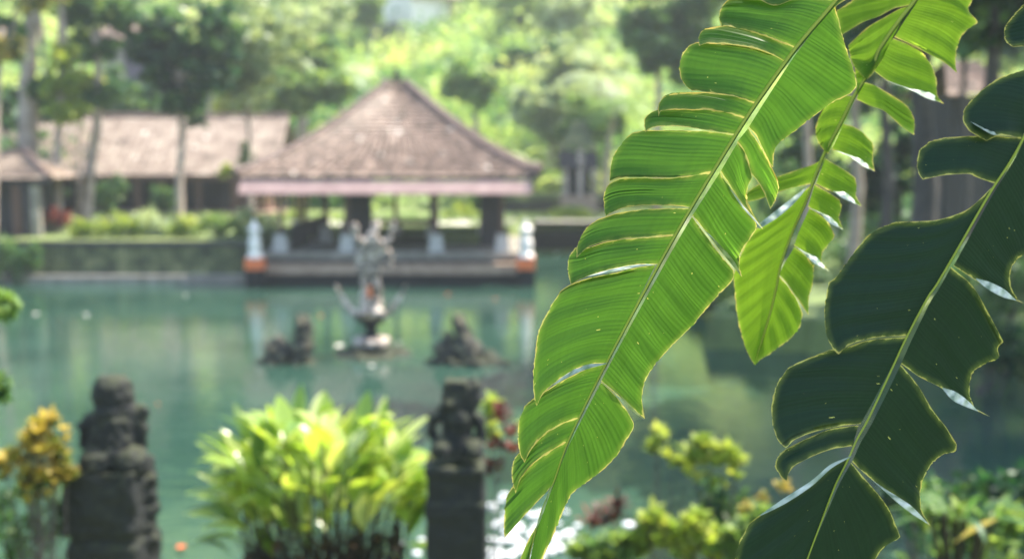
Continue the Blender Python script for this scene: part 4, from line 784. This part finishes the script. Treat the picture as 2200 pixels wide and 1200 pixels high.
        idx = np.arange(n*m).reshape(n, m); Fq = np.stack([idx[:-1, :-1], idx[:-1, 1:], idx[1:, 1:], idx[1:, :-1]], -1).reshape(-1, 4)
        s.parts = getattr(s, 'parts', []); base = sum(len(q[0]) for q in s.parts); s.parts.append((np.array(V), Fq+base, np.array(uv), rim, 0))
    def flap(s, E1, E2, off=.012, n=24, m=8, tilt=.03):
        """a curled-over margin: sliver between two edge curves"""
        q = np.linspace(0, 1, n); a = crom(E1, 0, q); b = crom(E2, 0, q); V, uv = [], []
        for i in range(n):
            for j in range(m):
                v = j/(m-1); px, py = a[i]*(1-v)+b[i]*v; dist = np.min(np.hypot(*(s.rib-(px, py)).T))*s.k
                V.append(s.p3(px, py, 0, s.V*dist+.9*dist*dist-off-tilt*v*math.sin(math.pi*min(1, q[i]))*.6+.002*math.sin(i*1.3))); uv.append((q[i], v))
        idx = np.arange(n*m).reshape(n, m); Fq = np.stack([idx[:-1, :-1], idx[:-1, 1:], idx[1:, 1:], idx[1:, :-1]], -1).reshape(-1, 4)
        base = sum(len(q_[0]) for q_ in s.parts); s.parts.append((np.array(V), Fq+base, np.array(uv), [9.]*len(V), 1))
    def finish(s):
        V = np.concatenate([q[0] for q in s.parts]); Fq = np.concatenate([q[1] for q in s.parts]); uv = np.concatenate([q[2] for q in s.parts]); rim = np.concatenate([q[3] for q in s.parts]); mi = np.concatenate([[q[4]]*len(q[1]) for q in s.parts])
        mk('blade', V, Fq, None, s.root, {'rim': rim}, True, uv, [s.mat, M['waxy']], mi)
STEM = np.array([2.0, 2.1, 3.1])
plant = thing('banana_plant', 'large torn banana leaves hanging sharp and close in the foreground', 'banana plant', STEM)
CRN = np.array([1.75, 2.0, 5.95])
g = G(); g.tube([STEM+[0, 0, -.2], STEM+[-.02, 0, 1.2], CRN+[.06, 0, -.5], CRN], [.16, .13, .1, .06], 16); g.build('pseudostem', rock_mat('pseudostem', [(.3, (.06, .07, .02)), (.6, (.16, .2, .06)), (.8, (.3, .28, .1))], 5, .4), plant, True)
r5 = lambda pts: [(1150+a/1.936, b/1.936) for a, b in pts]
r6 = lambda pts: [(1050+a/1.874, 560+b/1.874) for a, b in pts]
r7 = lambda pts: [(1600+a/1.935, b/1.935) for a, b in pts]
r8 = lambda pts: [(1550+a/1.875, 560+b/1.875) for a, b in pts]
rq = lambda pts: [(1780+a/4, b/4) for a, b in pts]
# ---- main leaf
mr = [(1905, -160), (1850, -75)]+r5([(1255, 0), (1085, 200), (920, 430), (835, 560), (650, 862), (515, 1100)])+r6([(475, 410), (325, 715), (262, 890)])+[(1163, 1100), (1138, 1190), (1122, 1270)]
m1 = Leaf(plant, mr, 1.9, -.2*-1, .06, .12, M['blade'], 'bright green backlit leaf torn into broad lobes, sharpest of all', [CRN, (1.35, 1.75, 6.1), (.85, 1.72, 5.75)], (5.6, 1.7))
W = m1.lobe
W(r5([(1340, -110), (1200, -190), (1000, -160), (860, -100), (800, -60)]), r5([(1250, 5), (1130, -20), (1000, 25), (930, 0), (850, -5), (800, 2)]), r5([(790, -40), (785, -20)]))
W(r5([(1250, 5), (1130, -20), (1000, -5), (900, -15), (820, -10), (796, 4)]), r5([(1088, 200), (930, 140), (850, 120), (790, 108), (775, 114)]), r5([(772, 35), (764, 70), (768, 95)]))
W(r5([(1088, 200), (930, 140), (850, 118), (790, 108), (745, 112)]), r5([(1042, 258), (980, 224), (900, 198), (800, 184), (720, 180), (681, 191)]), r5([(705, 122), (684, 142), (679, 168)]))
W(r5([(1042, 258), (980, 224), (900, 198), (800, 184), (720, 178), (676, 176)]), r5([(925, 432), (820, 398), (720, 385), (670, 378), (652, 379)]), r5([(640, 190), (612, 225), (600, 265), (600, 300), (607, 330), (626, 358)]), ns=40, nt_=54)
W(r5([(925, 432), (820, 398), (720, 385), (640, 386)]), r5([(882, 492), (760, 460), (640, 455), (560, 456), (522, 462), (513, 485)]), r5([(570, 392), (528, 410), (511, 440)]))
W(r5([(882, 492), (760, 460), (640, 455), (560, 455), (514, 454)]), r5([(836, 561), (720, 543), (610, 526), (540, 524), (490, 530), (457, 549)]), r5([(478, 470), (456, 492), (453, 520)]))
W(r5([(836, 563), (720, 547), (610, 543), (520, 543), (450, 543)]), r5([(740, 715), (650, 730), (560, 740), (440, 738), (380, 738), (335, 745), (309, 754)]), r5([(400, 556), (355, 600), (325, 650), (311, 705)]), ns=40, nt_=60)
W(r5([(740, 715), (650, 731), (560, 741), (440, 741), (380, 741), (340, 748), (310, 762)]), r5([(648, 862), (570, 855), (450, 853), (370, 864), (320, 882), (293, 901)]), r5([(292, 785), (284, 820), (286, 870)]))
W(r5([(646, 866), (570, 866), (450, 871), (350, 885), (262, 912)]), r5([(590, 975), (495, 983), (400, 990), (300, 1002), (220, 1028), (171, 1072)]), r5([(220, 940), (190, 985), (172, 1030)]), ns=40)
W(r5([(590, 976), (495, 985), (400, 992), (300, 1004), (220, 1030), (165, 1030)]), r5([(517, 1099), (430, 1099), (330, 1116), (240, 1140), (185, 1162), (149, 1184)]), r5([(145, 1060), (135, 1100), (138, 1145)]), ns=40)
W(r6([(672, 16), (590, 28), (520, 45), (400, 70), (330, 95), (290, 120)]), r6([(477, 410), (400, 418), (330, 445), (260, 494), (215, 540), (193, 584)]), r6([(245, 190), (205, 270), (186, 370), (179, 470), (183, 540)]), ns=46, nt_=60)
W(r6([(475, 413), (400, 432), (300, 480), (235, 520), (188, 547)]), r6([(370, 628), (300, 652), (230, 692), (170, 760), (144, 812)]), r6([(145, 585), (122, 645), (117, 720), (128, 780)]), ns=40)
W(r6([(370, 628), (300, 652), (230, 692), (170, 745), (119, 775)]), r6([(332, 717), (260, 757), (180, 812), (130, 872), (108, 936)]), r6([(98, 808), (92, 855), (98, 900)]), ns=40)
W(r6([(332, 717), (260, 757), (180, 812), (130, 868), (98, 905)]), r6([(263, 888), (230, 932), (180, 985), (120, 1050), (63, 1116)]), r6([(75, 940), (64, 1000), (61, 1060)]), ns=40)
W(r6([(262, 890), (235, 960), (205, 1040), (160, 1120), (130, 1190), (100, 1260)]), [(1138, 1190), (1122, 1270)], [(1106, 1262), (1114, 1270)], nt_=20)
# right side
W([(1905, -160), (1925, -130), (1935, -100)], r5([(1252, 8), (1246, 20), (1242, 34)]), [(1870, -40)], nt_=20)
W(r5([(1258, 0), (1252, 18), (1246, 34)]), r5([(888, 529), (922, 572), (958, 645), (975, 678), (989, 697)]), r5([(1254, 58), (1262, 90), (1290, 190), (1318, 270), (1335, 340), (1330, 369), (1300, 395), (1230, 430), (1150, 490), (1080, 545), (1020, 590), (997, 620), (990, 665)]), ns=60, nt_=90, lift=-.002)
W(r5([(886, 533), (925, 590), (965, 660), (1005, 742)]), r5([(840, 590), (870, 630), (885, 674), (898, 720), (925, 755), (955, 810), (978, 871)]), r5([(1012, 782), (1000, 830)]), lift=-.004)
W(r5([(842, 592), (872, 632), (884, 674), (896, 705), (902, 738)]), r5([(770, 714), (805, 765), (850, 832), (890, 885), (920, 915), (949, 956)]), r5([(885, 775), (879, 820), (884, 850), (905, 892)]), lift=-.004)
W(r5([(768, 717), (803, 768), (848, 835), (880, 878), (918, 925)]), r5([(654, 896), (700, 952), (760, 1032), (815, 1097), (861, 1152)]), r5([(918, 955), (880, 1010), (853, 1055), (849, 1110)]), lift=-.004, ns=40)
W(r5([(652, 900), (700, 965), (770, 1060), (828, 1125)]), r6([(453, 483), (510, 533), (570, 585), (605, 615), (629, 636)]), r6([(986, 45), (984, 75), (950, 112), (900, 165), (820, 260), (720, 360), (655, 435), (625, 500), (616, 560)]), ns=56, nt_=70, lift=-.004)
W(r6([(453, 488), (500, 530), (548, 590), (580, 645)]), [(1163, 1100), (1150, 1150), (1134, 1220), (1122, 1270)], r6([(584, 668), (550, 730), (500, 800), (430, 865), (345, 925), (310, 980), (270, 1080), (215, 1200), (185, 1260)]), ns=50, nt_=80, lift=-.004)
m1.flap(r6([(478, 411), (400, 416), (330, 443), (260, 494)]), r6([(474, 414), (400, 434), (330, 462), (258, 500)]), .006)
m1.flap(r6([(470, 497), (520, 538), (575, 600), (627, 640)]), r6([(470, 495), (520, 532), (572, 582), (627, 640)]), .006)
m1.flap(r5([(700, 952), (760, 1030), (810, 1092), (859, 1152)]), r5([(715, 965), (780, 1030), (830, 1090), (859, 1152)]), .006)
m1.flap(r5([(800, 770), (860, 850), (905, 900), (948, 955)]), r5([(800, 770), (855, 855), (895, 900), (948, 955)]), .006)
m1.flap(r5([(200, 1152), (330, 1112), (430, 1098), (512, 1098)]), r5([(200, 1152), (330, 1128), (430, 1108), (512, 1100)]), .0)
m1.flap(r6([(263, 890), (240, 955), (212, 1035), (180, 1100)]), r6([(263, 890), (234, 950), (205, 1030), (178, 1102)]), .006)
m1.finish()
# ---- second leaf, a little farther
br_ = [(2050, -150), (2000, -60)]+r7([(710, 0), (640, 90), (560, 205), (530, 280), (460, 390), (400, 510), (330, 640), (290, 740), (250, 850), (200, 960), (150, 1100), (130, 1200)])+r8([(195, 215), (160, 330), (136, 418)])
m2 = Leaf(plant, br_, 2.3, .1, .05, .1, M['blade_young'], 'smaller blurred green leaf hanging behind the sharp one', [CRN, (1.6, 2.1, 6.1), (1.15, 2.25, 5.8)], (5.5, 2.))
W = m2.lobe
W([(2000, -60), (1960, -60), (1900, -40)], rq([(725, 40), (640, 60), (560, 75), (440, 140), (300, 190), (130, 290), (105, 310)]), [(1860, -20), (1820, 10)]+rq([(70, 100), (90, 200)]))
W(rq([(700, 60), (620, 75), (500, 140), (330, 240), (170, 390)]), rq([(480, 480), (430, 560), (330, 680), (215, 570)]), rq([(175, 430), (190, 500)]))
W(rq([(430, 420), (350, 480), (260, 540), (225, 590)]), rq([(250, 830), (245, 800), (238, 740)]), rq([(232, 660)]), ns=20)
W([(2000, -60), (2060, -50), (2100, -20)], r7([(622, 155), (680, 180), (740, 212), (820, 255), (860, 285), (881, 304)]), r7([(930, 40), (967, 92), (930, 120), (895, 160), (880, 215), (876, 260)]), nt_=60)
W(r7([(618, 160), (680, 185), (735, 215)]), r7([(530, 290), (600, 340), (680, 370), (760, 400), (827, 432)]), r7([(775, 270), (797, 330), (800, 395)]))
W(r7([(490, 340), (540, 355), (600, 390), (655, 425)]), r7([(465, 414), (520, 440), (580, 462), (650, 525), (704, 562)]), r7([(690, 460), (706, 500)]))
W(r7([(465, 400), (400, 400), (340, 430), (310, 480)]), r7([(345, 640), (340, 635), (352, 640)]), r7([(295, 530), (300, 580), (325, 620)]))
W(r7([(410, 515), (450, 525), (490, 550), (530, 592)]), r7([(362, 622), (420, 642), (480, 672), (540, 712)]), r7([(536, 620), (531, 660)]))
W(r7([(335, 655), (280, 685), (200, 712), (140, 733), (60, 765), (15, 795)]), r7([(278, 764), (200, 780), (120, 805), (60, 828), (12, 838)]), r7([(5, 815)]))
W(r7([(335, 660), (370, 680), (420, 710), (458, 738)]), r7([(296, 764), (350, 792), (400, 812), (440, 832), (485, 858)]), r7([(466, 770), (462, 810)]))
W(r7([(290, 766), (340, 795), (395, 832)]), r7([(262, 858), (300, 880), (350, 910), (408, 952)]), r7([(402, 865), (392, 905)]))
W(r7([(268, 866), (310, 890), (345, 920), (368, 965)]), r7([(205, 1020), (250, 1050), (300, 1085), (352, 1128)]), r7([(372, 985), (345, 1020), (320, 1055), (322, 1095)]))
W(r7([(207, 1025), (250, 1060), (285, 1110)]), r8([(232, 55), (270, 100), (310, 160), (350, 218)]), r8([(372, 20), (368, 90), (352, 150)]))
W(r8([(232, 60), (270, 105), (300, 150), (328, 215)]), r8([(165, 320), (155, 350), (140, 400), (136, 418)]), r8([(315, 265), (280, 310), (200, 370), (160, 395)]))
W(r7([(275, 770), (200, 830), (140, 885), (80, 930), (45, 952)]), r8([(165, 320), (150, 350), (140, 390), (134, 419)]), r7([(10, 1000), (-18, 1060)])+r8([(50, 60), (55, 150), (68, 250), (95, 345), (118, 395)]), ns=50, nt_=60)
m2.flap(r7([(270, 768), (200, 820), (130, 875), (48, 938)]), r7([(270, 768), (205, 845), (135, 905), (62, 950)]), .015)
for e in (([(300, 765), (370, 795), (420, 800), (483, 858)], [(300, 765), (360, 790), (400, 820), (483, 858)]), ([(265, 862), (320, 885), (360, 905), (410, 955)], [(265, 862), (315, 890), (350, 925), (410, 955)]), ([(207, 1020), (250, 1045), (300, 1070), (352, 1128)], [(207, 1020), (250, 1055), (290, 1095), (352, 1128)]), ([(370, 622), (440, 645), (490, 665), (540, 712)], [(370, 622), (440, 655), (490, 690), (540, 712)]), ([(560, 325), (680, 365), (770, 385), (827, 430)], [(560, 325), (680, 372), (760, 410), (827, 430)])):
    m2.flap(r7(e[0]), r7(e[1]), .008)
m2.finish()
# ---- shaded leaf at the right
cr_ = [(2330, 60), (2260, 160)]+r7([(1161, 570), (1100, 680), (1040, 770), (980, 870), (900, 1010), (800, 1180)])+r8([(830, 150), (745, 310), (680, 450), (590, 640), (545, 720), (515, 790), (460, 900), (410, 1030), (350, 1190)])+[(1700, 1300), (1660, 1420)]
m3 = Leaf(plant, cr_, 1.72, .12, .05, .08, M['blade_shaded'], 'dark shaded leaf hanging on the right', [CRN, (1.55, 1.7, 5.9), (1.2, 1.6, 5.4)], (3.3, 1.7))
W = m3.lobe
W([(2260, 160), (2230, 148)]+r7([(1161, 290)]), r7([(1148, 576), (1100, 566), (1050, 566), (1005, 585)]), r7([(1050, 328), (965, 395), (912, 455), (909, 505), (940, 550)]), lift=.008)
W(r7([(1150, 576), (1050, 566), (930, 566), (830, 572)]), r7([(1042, 764), (960, 735), (930, 722), (830, 728), (740, 746)]), r7([(772, 588), (728, 625), (716, 680), (722, 720)]), lift=.004)
W(r7([(1038, 768), (930, 868), (800, 914), (630, 922)]), r8([(750, 302), (660, 304), (580, 316), (510, 340), (472, 376)]), r7([(560, 948), (500, 992), (430, 1080), (380, 1150)])+r8([(432, 90), (422, 140), (414, 200), (420, 285), (445, 350)]), ns=56, nt_=70)
W(r8([(748, 306), (600, 318), (500, 348), (440, 357)]), r8([(560, 655), (470, 666), (380, 686), (300, 716), (259, 753)]), r8([(350, 392), (270, 432), (222, 500), (203, 580), (206, 660), (230, 725)]), ns=50, nt_=60)
W(r8([(552, 662), (450, 674), (350, 712), (258, 757)]), r8([(530, 744), (450, 756), (380, 780), (300, 820), (270, 855), (264, 886)]), r8([(228, 788), (217, 828), (240, 868)]))
W(r8([(516, 788), (440, 822), (360, 892), (250, 962), (152, 1026)]), [(1735, 1200), (1700, 1290), (1640, 1400)], r8([(118, 1052), (80, 1112), (58, 1185)])+[(1570, 1260), (1590, 1360)], ns=50)
W([(2260, 160), (2300, 240), (2330, 330), (2330, 400)], r8([(935, 20), (1000, 62), (1090, 120), (1219, 172)]), [(2290, 500)]+r8([(1195, -10), (1162, 50), (1164, 100), (1190, 150)]), lift=-.004, ns=50)
W(r8([(925, 25), (1010, 100), (1070, 200), (1135, 325)]), r8([(724, 414), (800, 468), (880, 508), (950, 562), (1082, 627)]), r8([(1112, 350), (1118, 390), (1070, 410), (1020, 440), (1001, 480), (1000, 540), (1018, 588), (1045, 610)]), ns=50, nt_=60, lift=-.004)
W(r8([(722, 418), (790, 500), (850, 600), (905, 670), (935, 720)]), r8([(526, 808), (580, 858), (640, 908), (720, 968), (841, 1066)]), r8([(948, 740), (940, 768), (900, 775), (850, 812), (816, 870), (801, 930), (806, 1000)]), ns=50, nt_=60, lift=-.004)
W(r8([(522, 812), (580, 880), (640, 950), (680, 1010), (718, 1105)]), [(1735, 1200), (1710, 1270), (1650, 1410)], r8([(716, 1115), (650, 1155), (610, 1219)])+[(1820, 1300), (1740, 1380)], ns=50, lift=-.004)
m3.flap(r8([(520, 786), (440, 818), (360, 886), (250, 956), (150, 1026)]), r8([(520, 790), (445, 832), (365, 905), (260, 975), (160, 1024)]), .012)
m3.flap(r8([(640, 905), (720, 955), (770, 990), (838, 1062)]), r8([(600, 875), (700, 965), (770, 1020), (838, 1062)]), .012)
m3.flap(r8([(890, 510), (940, 525), (990, 560), (1035, 606)]), r8([(890, 515), (930, 560), (980, 585), (1035, 606)]), .012)
m3.flap(r8([(1025, 70), (1080, 85), (1140, 115), (1188, 160)]), r8([(1025, 75), (1070, 112), (1130, 145), (1188, 160)]), .012)
m3.flap(r7([(940, 505), (1000, 535), (1030, 545), (1060, 560)]), r7([(940, 508), (1000, 545), (1030, 560), (1060, 562)]), .008)
m3.finish()
# ---- small dark leaf at the upper right edge and unseen leaves added above the frame to shade this side
m4 = Leaf(plant, [(2330, -120), (2290, 20), (2240, 120)], 1.8, .1, 0, .1, M['blade_shaded'], 'dark leaf lobe at the upper right edge', [CRN, (1.5, 1.8, 5.7)], (5, 2))
m4.lobe([(2300, -20), (2240, -20), (2200, 10)], [(2250, 105), (2220, 99), (2175, 101)], [(2180, 30), (2158, 60), (2160, 88)])
m4.finish()
def shade_leaf(pts, wid, label, mat='blade_shaded'):
    """free leaf given by 3D midrib points and a width"""
    P3 = np.array(pts, float); root = thing('leaf', None, None); root.parent = plant; root.location = -Vector(plant.location); root['label'] = label
    n = 50; q = np.linspace(0, 1, n); k = np.linspace(0, 1, len(P3)); c = np.stack([np.interp(q, k, P3[:, i]) for i in range(3)], 1)
    for _ in range(12): c[1:-1] = (c[:-2]+c[2:]+2*c[1:-1])/4
    V, uv, rim, Fq = [], [], [], []; m = 13
    for i in range(n):
        d = c[min(i+1, n-1)]-c[max(0, i-1)]; d /= np.linalg.norm(d); sd = np.cross(d, [0, 0, 1.]); sd /= np.linalg.norm(sd); nn = np.cross(sd, d); w_ = wid*math.sin(math.pi*min(1, max(0, (q[i]-.12)/.88))**.7)**.6+.008
        w_ *= .8 if (i % 9) == 0 and 8 < i < 46 else 1
        for j in range(m): v = -1+2*j/(m-1); V.append(c[i]+sd*v*w_+nn*abs(v)*w_*.25-np.array([0, 0, .25*w_*v*v])); uv.append((q[i]*1.5, abs(v)*.25)); rim.append((1-abs(v))*w_)
    idx = np.arange(n*m).reshape(n, m); Fq = np.stack([idx[:-1, :-1], idx[:-1, 1:], idx[1:, 1:], idx[1:, :-1]], -1).reshape(-1, 4)
    mk('blade', np.array(V), Fq, M[mat], root, {'rim': rim}, True, np.array(uv)); G().tube(c, np.linspace(.02, .004, n), 8).build('midrib', M['f_light'], None, True).parent = root
shade_leaf([CRN, (1.55, 1.95, 5.95), (1.3, 1.93, 5.78), (1.1, 1.92, 5.66), (.9, 1.91, 5.56), (.84, 1.9, 5.5)], .24, 'unseen upper leaf added to shade the right leaf')
shade_leaf([CRN, (2.0, 2.2, 6.6), (2.4, 2.5, 6.9), (2.8, 2.7, 6.75), (3.1, 2.8, 6.4)], .34, 'unseen uppermost leaf added above the plant')
shade_leaf([CRN, (1.75, 1.7, 6.5), (1.6, 1.5, 6.5), (1.35, 1.55, 6.3), (1.2, 1.6, 5.95)], .28, 'unseen added leaf bending towards the path')

# ------------------------------------------------------------------ haze
hm, ht, ho = newmat('haze'); pv = ht.nodes.new('ShaderNodeVolumePrincipled'); pv.inputs['Color'].default_value = (.86, .93, .9, 1); pv.inputs['Density'].default_value = .001; pv.inputs['Anisotropy'].default_value = .35; ht.links.new(pv.outputs[0], ho.inputs['Volume'])
hz = G().box(-420, 420, -70, 920, -2.3, 78).build('haze', hm); hz['kind'] = 'stuff'
